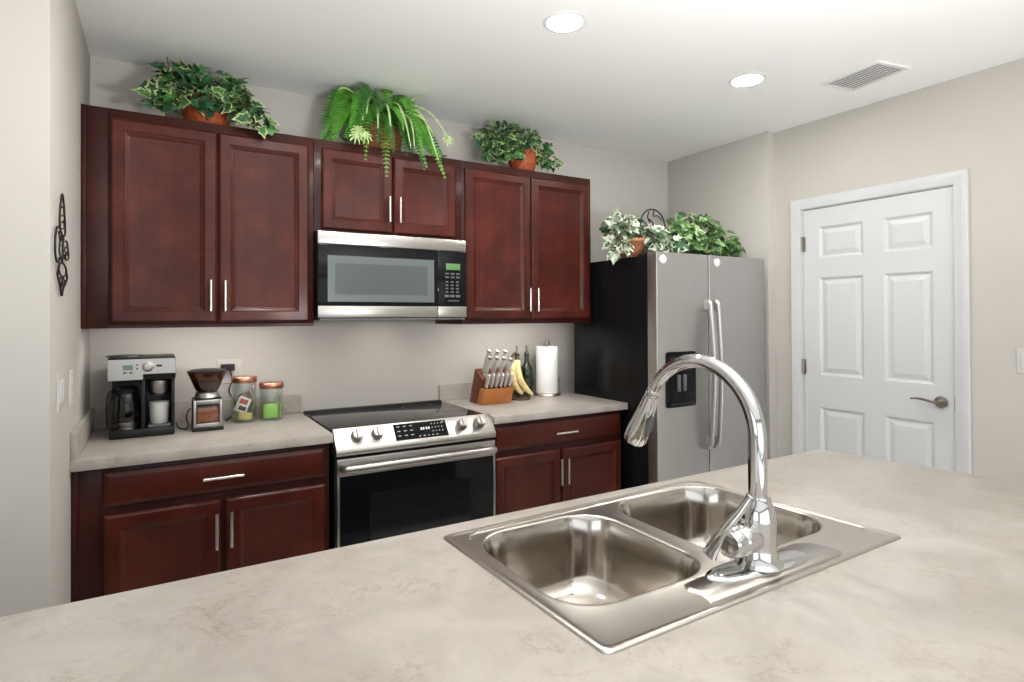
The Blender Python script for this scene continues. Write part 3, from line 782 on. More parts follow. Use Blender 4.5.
# ------------------------------------------------------------------ coffee maker, grinder, jars
def make_coffee():
    X0, X1, YF, YB = .088, .318, -.315, -.10
    t = thing('coffee_maker', 'black and silver two-way coffee maker with glass carafe', 'coffee maker', ((X0+X1)/2, -.21, ZT))
    Z = ZT
    bm = N(); box(bm, X0, X1, YF, YB, Z+.0005, Z+.035, .006); box(bm, X0+.004, X1-.004, -.185, YB, Z+.03, Z+.235, .004); box(bm, .198, .212, YF+.012, YB, Z+.03, Z+.24, .002); box(bm, X1-.012, X1, YF+.01, YB, Z+.03, Z+.24, .002)
    obj('body', bm, M_BLACK, t)
    bm = N(); box(bm, X0-.003, X1+.003, YF-.004, YB, Z+.233, Z+.326, .006); lathe(bm, [(.07, .326), (.068, .330), (.0, .334)], (.14, -.20, Z), 24)
    hd = obj('head', bm, M_BLACK, t)
    bm = N()  # stepped silver face
    y0, y1 = YF-.009, YF-.0045
    poly = [(X0-.002, Z+.236), (.205, Z+.236), (.205, Z+.258), (X1+.002, Z+.258), (X1+.002, Z+.319), (X0-.002, Z+.319)]
    a = loop(bm, [(x, y0, z) for x, z in poly]); b = loop(bm, [(x, y1, z) for x, z in poly]); bridge(bm, a, b); cap(bm, a); cap(bm, list(reversed(b)))
    f = obj('silver_face', bm, M_STEEL, hd)
    bm = N(); box(bm, .136, .170, y0-.001, y0-.0001, Z+.276, Z+.296); obj('display', bm, M_LCDGREY, f)
    bm = N(); lathe(bm, [(.021, 0), (.021, -.004), (.014, -.006), (.013, -.016), (0, -.017)], (.222, y0, Z+.288), 24, axis='y'); obj('dial', bm, M_STEEL, f)
    bm = N()
    for x, z in ((.182, .296), (.182, .281)): box(bm, x, x+.006, y0-.0012, y0-.0001, Z+z-.003, Z+z+.003)
    for x, z in ((.137, .266), (.158, .266)): box(bm, x, x+.012, y0-.0012, y0-.0001, Z+z-.003, Z+z+.002)
    obj('buttons', bm, M_BLACK, f); bm = N()
    box(bm, .252, .272, y0-.0012, y0-.0001, Z+.286, Z+.294); obj('power_button', bm, M_BLACK, f)
    # carafe
    cx, cy = .146, -.245
    bm = N(); lathe(bm, [(.040, .038), (.046, .044), (.0505, .075), (.050, .11), (.047, .145), (.040, .172), (.036, .182)], (cx, cy, Z), 32)
    c = obj('carafe', bm, M_CARAFE, t)
    bm = N(); lathe(bm, [(.044, .0455), (.0485, .075), (.0485, .080), (0, .080)], (cx, cy, Z), 28); obj('coffee', bm, mat('black_coffee', (.015, .008, .004), .1), c)
    bm = N(); lathe(bm, [(.0445, .037), (.048, .048), (.050, .058), (.0512, .062), (.0500, .062)], (cx, cy, Z), 28); obj('steel_band', bm, M_STEEL, c)
    bm = N(); lathe(bm, [(.040, .176), (.041, .192), (.030, .204), (0, .206)], (cx, cy, Z), 28); obj('lid', bm, M_BLACK, c)
    bm = N(); pts = catmull([(cx-.036, cy-.018, Z+.184), (cx-.052, cy-.044, Z+.182), (cx-.058, cy-.056, Z+.15), (cx-.058, cy-.056, Z+.08), (cx-.052, cy-.046, Z+.045), (cx-.036, cy-.022, Z+.05)], 6)
    tube(bm, pts, .010, 10, flat=1.2); obj('handle', bm, M_BLACK, c)
    bm = N(); lathe(bm, [(.046, .0352), (.046, .0375), (0, .0375)], (cx, cy, Z), 28); obj('hot_plate', bm, M_STEEL, t)
    # single-serve side: silver brew cup and drip stand
    bm = N(); lathe(bm, [(.032, .165), (.040, .175), (.042, .180), (.042, .215), (.044, .217), (.044, .224), (.040, .228)], (.2625, -.245, Z), 28); obj('brew_basket', bm, M_STEEL, t)
    bm = N(); box(bm, .222, .304, YF+.015, -.19, Z+.0355, Z+.045, .002); obj('cup_stand', bm, M_GREY, t)
    m = N(); lathe(m, [(.030, .0), (.033, .004), (.0365, .05), (.038, .088), (.0355, .088), (.034, .05), (.031, .006), (0, .006)], (.2625, -.25, Z+.0455), 28)
    mug = tag(obj('cup', m, mat('frosted_cup', (.55, .55, .52), .25), loc=(.2625, -.25, Z+.0455)), 'pale frosted cup standing on the coffee maker stand', 'cup')
make_coffee()

def make_grinder():
    cx, cy, Z = .443, -.245, ZT
    t = thing('coffee_grinder', 'coffee grinder with smoked bean hopper and glass bin of ground coffee', 'coffee grinder', (cx, cy, Z))
    bm = N(); box(bm, cx-.062, cx+.062, cy-.062, cy+.075, Z+.0005, Z+.016, .005); obj('foot_plate', bm, M_BLACK, t)
    bm = N(); box(bm, cx-.058, cx+.058, cy-.002, cy+.065, Z+.016, Z+.135, .006); box(bm, cx-.058, cx+.058, cy-.058, cy+.0, Z+.118, Z+.135, .005)
    obj('body', bm, M_BLACK, t)
    bm = N()
    for s in (-1, 1): box(bm, cx+s*.0505-.0055, cx+s*.0505+.0055, cy-.060, cy-.048, Z+.0165, Z+.133, .002)
    box(bm, cx-.0445, cx+.0445, cy-.060, cy-.050, Z+.0165, Z+.034, .002); box(bm, cx-.0445, cx+.0445, cy-.060, cy-.050, Z+.115, Z+.133, .002)
    obj('silver_frame', bm, M_STEEL, t)
    bm = N(); box(bm, cx-.044, cx+.044, cy-.056, cy-.005, Z+.035, Z+.114, .003); b = obj('ground_coffee_bin', bm, M_CLEAR, t)
    bm = N(); box(bm, cx-.041, cx+.041, cy-.052, cy-.008, Z+.037, Z+.098, .004)
    obj('ground_coffee', bm, potmat('ground_coffee', (.20, .06, .02), (.36, .12, .045), 120), b)
    bm = N(); lathe(bm, [(.050, .135), (.052, .140), (.048, .146), (.046, .160), (.040, .164)], (cx, cy+.002, Z), 32); obj('collar', bm, M_STEEL, t)
    bm = N(); lathe(bm, [(.040, .164), (.044, .170), (.050, .180), (.076, .245), (.076, .248), (.073, .248), (.048, .184), (.038, .170)], (cx, cy+.002, Z), 36); h = obj('hopper', bm, M_SMOKE, t, smooth=50)
    bm = N(); lathe(bm, [(.078, .2485), (.079, .254), (.066, .259), (.03, .263), (0, .264)], (cx, cy+.002, Z), 36); obj('hopper_lid', bm, M_BLACK, h)
    bm = N(); lathe(bm, [(.037, .1705), (.046, .186), (.054, .206), (.035, .212), (0, .214)], (cx, cy+.002, Z), 28); obj('coffee_beans', bm, potmat('coffee_beans', (.03, .012, .006), (.10, .04, .02), 130), h)
make_grinder()

def cord(label, pts, r=.003, name='power_cord', plug=None, cat='cord'):
    t = thing(name, label, cat, pts[0]); bm = N(); tube(bm, catmull(pts, 8), r, 8); obj('cable', bm, M_BLACK, t)
    if plug:
        bm = N(); box(bm, *plug, .003); obj('plug', bm, M_BLACK, t)
Zc = ZT+.0065
cord('black power cord looping from the wall outlet behind the coffee grinder', [(.555, -.04, 1.148), (.562, -.05, 1.10), (.548, -.06, 1.05), (.572, -.07, 1.0), (.566, -.09, .955), (.545, -.10, .93), (.53, -.11, Zc)], plug=(.515, .575, -.050, -.0075, 1.147, 1.178))
cord('black power cord curling on the counter between coffee maker and grinder', [(.325, -.20, .945), (.333, -.205, .925), (.345, -.22, Zc), (.362, -.235, Zc), (.372, -.20, Zc+.01), (.366, -.17, .955), (.372, -.155, .985), (.383, -.16, .995)])

def jar(name, label, cx, cy, r, h):
    t = thing(name, label, 'jar', (cx, cy, ZT), 'copper-lidded glass jars')
    Z = ZT
    bm = N(); lathe(bm, [(.0, .0006), (r-.004, .0006), (r, .005), (r, h-.006), (r-.004, h), (r-.007, h), (r-.004, h-.012), (r-.003, .008), (0, .007)], (cx, cy, Z), 40)
    obj('glass', bm, M_JAR, t, smooth=50)
    bm = N(); lathe(bm, [(r+.001, h-.001), (r+.003, h+.002), (r+.003, h+.022), (r, h+.026), (0, h+.027)], (cx, cy, Z), 40)
    obj('lid', bm, M_COPPER, t, smooth=50)
    return t
jar('storage_jar', 'taller glass jar with copper lid holding colourful packets', .604, -.145, .054, .185)
jar('storage_jar', 'shorter glass jar with copper lid holding bright green packets', .725, -.145, .053, .150)
def packet(name, label, cx, cy, cz, wx, hz, th, col, yaw, tilt, group, lean=0, deco=None):
    bm = N(); box(bm, -wx/2, wx/2, -th/2, th/2, -hz/2, hz/2, th*.3)
    if deco:
        for (a, b, c, d, mi) in deco:
            f = bm.faces.new(loop(bm, [(a*wx, -th/2-.0006, c*hz), (b*wx, -th/2-.0006, c*hz), (b*wx, -th/2-.0006, d*hz), (a*wx, -th/2-.0006, d*hz)])); f.material_index = mi
    mats = col if isinstance(col, list) else [col]
    o = obj(name, bm, mats); o.location = (cx, cy, cz); o.rotation_euler = (lean, tilt, yaw)
    return tag(o, label, 'packet', group)
M_PW = mat('packet_white', (.72, .68, .6), .4); M_PR = mat('packet_red', (.45, .04, .04), .4); M_PK = mat('packet_black', (.03, .03, .03), .4)
M_PG = mat('packet_green', (.30, .56, .10), .45); M_PG2 = mat('packet_olive', (.20, .26, .06), .45); M_PB = mat('packet_brown', (.16, .07, .03), .45); M_PY = mat('packet_yellow', (.55, .45, .12), .45)
packet('packet', 'white packet with red and black print leaning inside the taller jar', .596, -.166, .996, .054, .072, .005, [M_PW, M_PR, M_PK], -.25, .42, 'packets in the taller jar', -.06, [(-.35, .30, .05, .38, 1), (-.2, .38, -.34, -.08, 2)])
packet('packet', 'brown packet behind the white one at the top of the taller jar', .612, -.148, 1.022, .052, .058, .005, M_PB, -.3, -.35, 'packets in the taller jar', -.05)
packet('packet', 'dark olive packet lying low in the taller jar', .592, -.140, .950, .058, .050, .008, M_PG2, .1, .1, 'packets in the taller jar', .05)
packet('packet', 'yellowish packet at the bottom of the taller jar', .606, -.172, .944, .056, .032, .006, M_PY, -.25, .06, 'packets in the taller jar', -.1)
packet('packet', 'black packet against the rim side of the taller jar', .618, -.128, .985, .046, .066, .005, [M_PK], -.5, .3, 'packets in the taller jar', -.03)
packet('packet', 'flat lime green packet at the front of the shorter jar', .717, -.168, .958, .064, .066, .008, M_PG, -.25, -.04, 'packets in the shorter jar', -.03)
packet('packet', 'lime green packet turned edgewise in the shorter jar', .754, -.140, .958, .046, .066, .010, M_PG, -1.1, .06, 'packets in the shorter jar', 0)
packet('packet', 'green packet behind the front one in the shorter jar', .708, -.130, .958, .056, .064, .010, M_PG2, -.1, .04, 'packets in the shorter jar', 0)

# ------------------------------------------------------------------ knife block, bananas, bottles, towels
def make_knives():
    X0, X1 = 1.783, 1.975
    t = thing('knife_block', 'two-tone wooden knife block beside the stove', 'knife block', ((X0+X1)/2, -.2, ZT))
    bm = N(); prism_x(bm, [(-.155, ZT+.0005), (-.235, ZT+.0005), (-.31, ZT+.142), (-.225, ZT+.196)], X0, X1, bev=.003)
    obj('slanted_block', bm, M_DARKWOOD, t)
    bm = N(); prism_x(bm, [(-.236, ZT+.0005), (-.300, ZT+.0005), (-.335, ZT+.090), (-.2826, ZT+.0915)], X0+.002, X1-.001, bev=.003)
    obj('front_block', bm, M_OAK, t)
    ax = Vector((0, -.075, .142)).normalized()      # the way the slots lean
    def knife(label, base, L, r, kind, mats, group):
        bm = N(); b = Vector(base)
        if kind == 'steak':
            tube(bm, [b+ax*.0006, b+ax*.012], [r*.95, r], 10, mi=1, flat=1.5, flat_dir=(0, 1, .5))
            tube(bm, [b+ax*.012, b+ax*.02, b+ax*L*.6, b+ax*L*.95, b+ax*L], [r, r, r*1.08, r, r*.6], 10, flat=1.5, flat_dir=(0, 1, .5))
        else:
            tube(bm, [b+ax*.0006, b+ax*.010, b+ax*.02], [r, r*1.15, r*.9], 12, mi=0, flat=1.4, flat_dir=(0, 1, .5))
            tube(bm, [b+ax*.02, b+ax*L*.5, b+ax*L*.85, b+ax*L], [r*.85, r*1.0, r*1.1, r*.7], 12, flat=1.4, flat_dir=(0, 1, .5))
            tube(bm, [b+ax*(L-.001), b+ax*(L+.010), b+ax*(L+.013)], [r*1.05, r*1.05, r*.5], 12, mi=1, flat=1.4, flat_dir=(0, 1, .5))
        return tag(obj('steak_knife' if kind == 'steak' else 'kitchen_knife', bm, mats, loc=b), label, 'knife', group)
    nth = ['first', 'second', 'third', 'fourth', 'fifth', 'sixth']
    for k in range(6):
        x = X0+.022+k*.029
        knife(f'silver steak knife, {nth[k]} from the dark side in the lower row', (x, -.309, ZT+.0912),   .092, .0088, 'steak', [M_KNIFE, M_BLACK], 'steak knives in the knife block')
    # upper slots on the slanted top: from (-.31, .142) to (-.225, .196)
    def topat(x, s): return (x, -.31+.085*s, ZT+.1425+.054*s)
    spots = [(.030, .25, .115), (.075, .25, .112), (.120, .25, .108), (.165, .22, .10), (.045, .72, .125), (.098, .72, .12), (.150, .72, .118)]
    lab = ['silver-handled kitchen knife in the front upper row, nearest the dark side of the block', 'silver-handled kitchen knife, second in the front upper row', 'silver-handled kitchen knife, third in the front upper row', 'shortest silver-handled kitchen knife, at the banana end of the front upper row',
           'tall silver-handled kitchen knife in the back row, nearest the stove', 'tall silver-handled kitchen knife in the middle of the back row', 'tall silver-handled kitchen knife in the back row, nearest the bananas']
    for (dx, s, L), l in zip(spots, lab):
        knife(l, topat(X0+dx, s), L, .0108, 'chef', [M_KNIFE, M_DARKNICKEL], 'kitchen knives in the knife block')
make_knives()

def make_bananas():
    bx, by = 2.085, -.20
    t = thing('banana_stand', 'dark banana hanger with a round base and curved hook', 'banana stand', (bx, by, ZT))
    bm = N(); lathe(bm, [(.072, .0006), (.075, .006), (.070, .014), (0, .016)], (bx, by, ZT), 32); obj('base', bm, M_STEM, t)
    bm = N(); pts = catmull([(bx+.02, by+.055, ZT+.012), (bx+.024, by+.058, ZT+.15), (bx+.018, by+.05, ZT+.235), (bx-.005, by+.02, ZT+.268), (bx-.035, by-.012, ZT+.268), (bx-.075, by-.055, ZT+.252), (bx-.098, by-.075, ZT+.228)], 6)
    tube(bm, pts, [.0075]*(len(pts)-4)+[.007, .006, .005, .0035], 10); obj('hook', bm, M_STEM, t)
    b = thing('banana_bunch', 'bunch of ripe yellow bananas hanging from the dark hook', 'bananas', (bx, by-.02, ZT+.235))
    st = Vector((bx-.014, by-.008, ZT+.254))
    bm = N(); tube(bm, [st+Vector((0, 0, .0)), st+Vector((.003, -.006, -.016)), st+Vector((.004, -.008, -.03))], [.008, .010, .012], 10); obj('stem', bm, M_STEM, b)
    for k, (dx, dy, ex, ey, ez, bow) in enumerate(((-.012, -.012, .010, -.035, .030, -.055), (.004, -.016, .070, -.050, .024, -.045), (.012, .0, .055, .020, .034, -.03))):
        s = st+Vector((dx*.5, dy, -.024)); e = Vector((bx+ex, by+ey, ZT+ez)); mid = (s+e)/2+Vector((bow, bow*.3, -.012))
        pts = catmull([s, s*.6+mid*.4+Vector((bow*.25, 0, 0)), mid, e*.55+mid*.45+Vector((bow*.2, 0, 0)), e], 6); n = len(pts)
        rad = [.006+.0135*min(1, math.sin(PI*min(1, .08+k2/(n-1)*.92))**.6) for k2 in range(n)]
        rad[0] = .006; rad[-1] = .004; rad[-2] = .008
        bm = N(); tube(bm, pts, rad, 10); obj('banana', bm, M_BANANA, b, smooth=60)
make_bananas()

def bottle(label, cx, cy, h, r, lab):
    t = thing('bottle', label, 'bottle', (cx, cy, ZT), 'green bottles behind the bananas')
    bm = N(); lathe(bm, [(.0, .0006), (r-.003, .0006), (r, .005), (r, h*.60), (r*.92, h*.67), (r*.55, h*.75), (r*.40, h*.80), (r*.38, h*.95), (r*.45, h*.955), (r*.45, h)], (cx, cy, ZT), 28)
    g = obj('glass', bm, M_BOTTLE, t, smooth=50)
    bm = N(); lathe(bm, [(r*.40, h*1.0005), (r*.42, h+.010), (r*.16, h+.014), (r*.14, h+.035), (r*.20, h+.05), (0, h+.052)], (cx, cy, ZT), 16); obj('pourer', bm, M_DARKNICKEL, t)
    if lab:
        bm = N(); rr = r+.0006; pr = []
        A = loop(bm, [(cx+rr*math.cos(a), cy+rr*math.sin(a), ZT+.055) for a in [math.radians(200+140*k/14) for k in range(15)]]); B = loop(bm, [(v.co.x, v.co.y, ZT+.10) for v in A])
        bridge(bm, A, B, closed=False); obj('paper_label', bm, mat('dark_label', (.02, .022, .015), .5), t, recalc=False)
bottle('dark green bottle with pourer half hidden behind the banana stem', 2.148, -.088, .255, .036, False)
bottle('dark green bottle with pourer standing next to the paper towels', 2.222, -.082, .255, .036, True)
def make_towels():
    cx, cy = 2.322, -.155
    t = thing('paper_towel_holder', 'steel paper towel holder with knob top and round base', 'paper towel holder', (cx, cy, ZT))
    bm = N(); lathe(bm, [(.084, .0006), (.086, .006), (.083, .017), (.06, .019), (0, .019)], (cx, cy, ZT), 36); obj('base', bm, M_NICKEL, t)
    bm = N(); tube(bm, [(cx, cy, ZT+.018), (cx, cy, ZT+.305)], .008, 12); obj('rod', bm, M_NICKEL, t)
    bm = N(); lathe(bm, [(.009, .3055), (.019, .309), (.0215, .318), (.018, .328), (.019, .334), (0, .336)], (cx, cy, ZT), 24); obj('knob', bm, M_DARKNICKEL, t)
    bm = N(); lathe(bm, [(.020, .0195), (.066, .0195), (.0672, .022), (.0672, .298), (.066, .300), (.020, .300), (.020, .0195)], (cx, cy, ZT), 40)
    tag(obj('paper_towel_roll', bm, M_PAPER, loc=(cx, cy, ZT+.0195)), 'white paper towel roll on the steel holder', 'paper towels')
make_towels()

# ------------------------------------------------------------------ plates on the walls
def plate(name, label, cat, pos, axis, kind, w=.072, h=.117, extra=1):
    """a wall plate; axis x: on the left wall facing +X, -x: right wall, -y: back wall"""
    t = thing(name, label, cat, pos); p = Vector(pos)
    def P(u, v, d):
        if axis == 'x': return (p.x+d, p.y+u, p.z+v)
        if axis == '-x': return (p.x-d, p.y+u, p.z+v)
        return (p.x+u, p.y-d, p.z+v)
    def slab(bm, u0, u1, v0, v1, d0, d1, ch=.0015):
        A = loop(bm, [P(u0, v0, d0), P(u1, v0, d0), P(u1, v1, d0), P(u0, v1, d0)])
        B = loop(bm, [P(u0, v0, d1-ch), P(u1, v0, d1-ch), P(u1, v1, d1-ch), P(u0, v1, d1-ch)])
        C = loop(bm, [P(u0+ch, v0+ch, d1), P(u1-ch, v0+ch, d1), P(u1-ch, v1-ch, d1), P(u0+ch, v1-ch, d1)])
        bridge(bm, A, B); bridge(bm, B, C); cap(bm, C); cap(bm, A)
    bm = N(); slab(bm, -w/2, w/2, -h/2, h/2, .0006, .0065, .003); obj('plate', bm, M_WHITE, t)
    if kind == 'switch':
        n = max(1, round(w/.07))
        for k in range(n):
            u = (k-(n-1)/2)*.046; bm = N(); slab(bm, u-.0165, u+.0165, -.033, .033, .0066, .010); obj('rocker', bm, M_TRIM, t)
    else:
        for v in (-.022, .022):
            bm = N(); slab(bm, -.017, .017, v-.014, v+.014, .0066, .0085, .001)
            for u in (-.007, .007): slab(bm, u-.001, u+.001, v-.004, v+.006, .0086, .0088, .0001)
            o = obj('socket', bm, M_TRIM, t)
    return t
plate('light_switch', 'white double rocker light switch on the wall under the iron scroll', 'light switch', (0, -.889, 1.18), 'x', 'switch', .118)
plate('wall_outlet', 'white wall outlet plate between the double switch and the side splash', 'outlet', (0, -.640, 1.165), 'x', 'outlet')
plate('wall_outlet', 'white wall outlet plate behind the coffee grinder with a black plug', 'outlet', (.555, 0, 1.140), '-y', 'outlet', .116)
plate('light_switch', 'white light switch plate on the wall beside the white door', 'light switch', (XR2, -2.058, 1.193), '-x', 'switch', .116)

# ------------------------------------------------------------------ wrought-iron scroll on the left wall
def make_scroll():
    t = tag(N_scroll(), 'black wrought-iron scroll ornament hung on the wall above the light switch', 'wall decoration')
def N_scroll():
    bm = N(); X = .008
    def strand(yz, r=.006, n=6): tube(bm, [(X, p.y, p.z) for p in catmull([Vector((0, a, b)) for a, b in yz], n)], r*.48, 8)
    strand([(-.86, 1.645), (-.93, 1.665), (-.945, 1.70), (-.925, 1.745), (-.893, 1.778), (-.862, 1.755), (-.845, 1.72), (-.83, 1.69), (-.835, 1.66), (-.87, 1.655)])
    strand([(-.905, 1.735), (-.87, 1.745), (-.86, 1.72), (-.905, 1.71)], .0045)
    strand([(-.90, 1.69), (-.865, 1.70), (-.85, 1.68), (-.895, 1.672)], .0045)
    strand([(-.90, 1.655), (-.955, 1.668), (-1.00, 1.66), (-1.03, 1.625), (-1.03, 1.59), (-1.005, 1.565), (-.965, 1.565), (-.95, 1.58)])
    strand([(-.965, 1.655), (-.935, 1.635), (-.955, 1.60), (-.905, 1.575), (-.88, 1.57)], .005)
    strand([(-.93, 1.645), (-.87, 1.635), (-.80, 1.645), (-.765, 1.62), (-.755, 1.595), (-.80, 1.585), (-.83, 1.598), (-.80, 1.61)], .0055)
    strand([(-.90, 1.62), (-.85, 1.612), (-.78, 1.602)], .005)
    strand([(-.78, 1.632), (-.83, 1.62), (-.88, 1.60), (-.84, 1.585)], .005)
    ring = [(-.885+.080*math.cos(2*PI*k/14), 1.548+.020*math.sin(2*PI*k/14)) for k in range(15)]
    strand(ring, .006, 3)
    strand([(-.965, 1.548), (-.985, 1.53), (-.96, 1.51), (-.93, 1.492), (-.905, 1.47)], .006)
    strand([(-.805, 1.548), (-.785, 1.53), (-.82, 1.51), (-.87, 1.492), (-.9, 1.47)], .006)
    strand([(-.95, 1.518), (-.90, 1.526), (-.84, 1.516), (-.88, 1.505), (-.93, 1.508)], .005)
    strand([(-.90, 1.50), (-.91, 1.485), (-.903, 1.468)], .007)
    for y, z in ((-.89, 1.64), (-.885, 1.50)): tube(bm, [(.0006, y, z), (X, y, z)], .005, 8)
    tube(bm, [(X, -.875, 1.655), (X, -.89, 1.565)], .0025, 8); tube(bm, [(X, -.89, 1.529), (X, -.89, 1.47)], .0025, 8)
    return obj('iron_scroll', bm, M_IRON, loc=(.0, -.89, 1.47))
make_scroll()

# ------------------------------------------------------------------ plants
LEAF = [(0, 0), (-.10, .20), (.06, .48), (.30, .27), (.56, .36), (.66, .17), (1.0, 0)]
LEAF = LEAF + [(x, -y) for x, y in reversed(LEAF[1:-1])]
def leaf(bm, p, d, nrm, s, rng, mi_in, mi_edge, inner=.74, outline=LEAF, fold=.22):
    d = d.normalized(); nrm = (nrm-d*nrm.dot(d))
    if nrm.length < 1e-4: nrm = d.orthogonal()
    nrm.normalize(); sd = d.cross(nrm)
    curl = rng.uniform(.05, .35)
    def P(x, y, l=0): return p + d*(x*s) + sd*(y*s) + nrm*((abs(y)*fold - curl*x*x)*s + l)
    out = [bm.verts.new(P(x, y)) for x, y in outline]
    inn = [bm.verts.new(P(.36+(x-.36)*inner, y*inner)) for x, y in outline]
    c = bm.verts.new(P(.40, 0))
    n = len(out)
    for i in range(n):
        j = (i+1) % n
        bm.faces.new((out[i], out[j], inn[j], inn[i])).material_index = mi_edge
        bm.faces.new((inn[i], inn[j], c)).material_index = mi_in
def scatter_leaves(bm, blobs, size, rng, pal, ok, pot_c, inner=.74, stems=10):
    """pal: list of (weight, inside material index, edge material index)"""
    for (c, r, n) in blobs:
        c = Vector(c); k = 0; tries = 0
        while k < n and tries < n*30:
            tries += 1
            u = Vector((rng.gauss(0, 1), rng.gauss(0, 1), rng.gauss(0, 1))).normalized()
            q = rng.uniform(.45, 1.0)
            p = c + Vector((u.x*r[0], u.y*r[1], u.z*r[2]))*q
            s = size*rng.uniform(.7, 1.2)
            out = Vector((u.x, u.y-.35, u.z*.8+.25)).normalized()
            d = (Vector((u.x, u.y, u.z*.3)) + Vector((rng.uniform(-.8, .8), rng.uniform(-.8, .4), rng.uniform(-.9, .3)))).normalized()
            tip = p + d*s
            if not (ok(p) and ok(tip) and ok(p+d.orthogonal().normalized()*s*.5) and ok(p-d.orthogonal().normalized()*s*.5)): continue
            x = rng.random()*sum(w for w, *_ in pal)
            for w_, a, b in pal:
                x -= w_
                if x <= 0: break
            leaf(bm, p, d, out, s, rng, a, b, inner)
            if k % max(1, n//stems) == 0:
                m_ = (p+pot_c)/2 + Vector((0, 0, .03))
                if ok(m_) and ok(p): tube(bm, catmull([pot_c, m_, p], 5), .0018, 5, mi=len(PAL_STEM), capped=False)
            k += 1
PAL_STEM = [0, 1, 2]   # stems use material slot 3
def pot(t, prof, c, m):
    bm = N(); lathe(bm, prof, c, 32); obj('pot', bm, m, t, smooth=50)
ZCAB = 2.2305
def okcab(p): return p.z < 2.535 and p.y < -.012 and (p.z > ZCAB+.012 or p.y < -.372)
# 1: large variegated ivy over the coffee-maker cabinet
def make_ivy1():
    rng = random.Random(11)
    c = (.445, -.215, ZCAB)
    t = thing('ivy_plant', 'large variegated ivy in an orange-red pot, nearest the iron scroll wall', 'plant', c, 'plants on top of the cabinets')
    pot(t, [(.070, .0006), (.085, .01), (.108, .10), (.112, .125), (.106, .125), (.10, .10), (0, .10)], c, M_POTRED)
    bm = N(); pc = Vector((c[0], c[1], c[2]+.11))
    scatter_leaves(bm, [((.36, -.22, 2.42), (.125, .11, .085), 110), ((.50, -.22, 2.415), (.13, .11, .085), 100), ((.44, -.27, 2.405), (.15, .07, .06), 90), ((.36, -.325, 2.325), (.05, .03, .05), 16), ((.55, -.32, 2.345), (.05, .04, .06), 26), ((.31, -.26, 2.37), (.065, .08, .06), 34), ((.445, -.345, 2.335), (.028, .025, .06), 18), ((.58, -.30, 2.33), (.06, .07, .06), 34), ((.635, -.37, 2.27), (.042, .05, .05), 26), ((.262, -.30, 2.30), (.045, .06, .05), 16)], .062, rng,
                   [(5, 0, 2), (3, 1, 2), (4, 0, 0), (2, 1, 1)], okcab, pc, .74, 7)
    obj('foliage', bm, [M_IVYDARK, M_IVYMID, M_IVYEDGE, M_VINE], t, smooth=0, recalc=False)
make_ivy1()
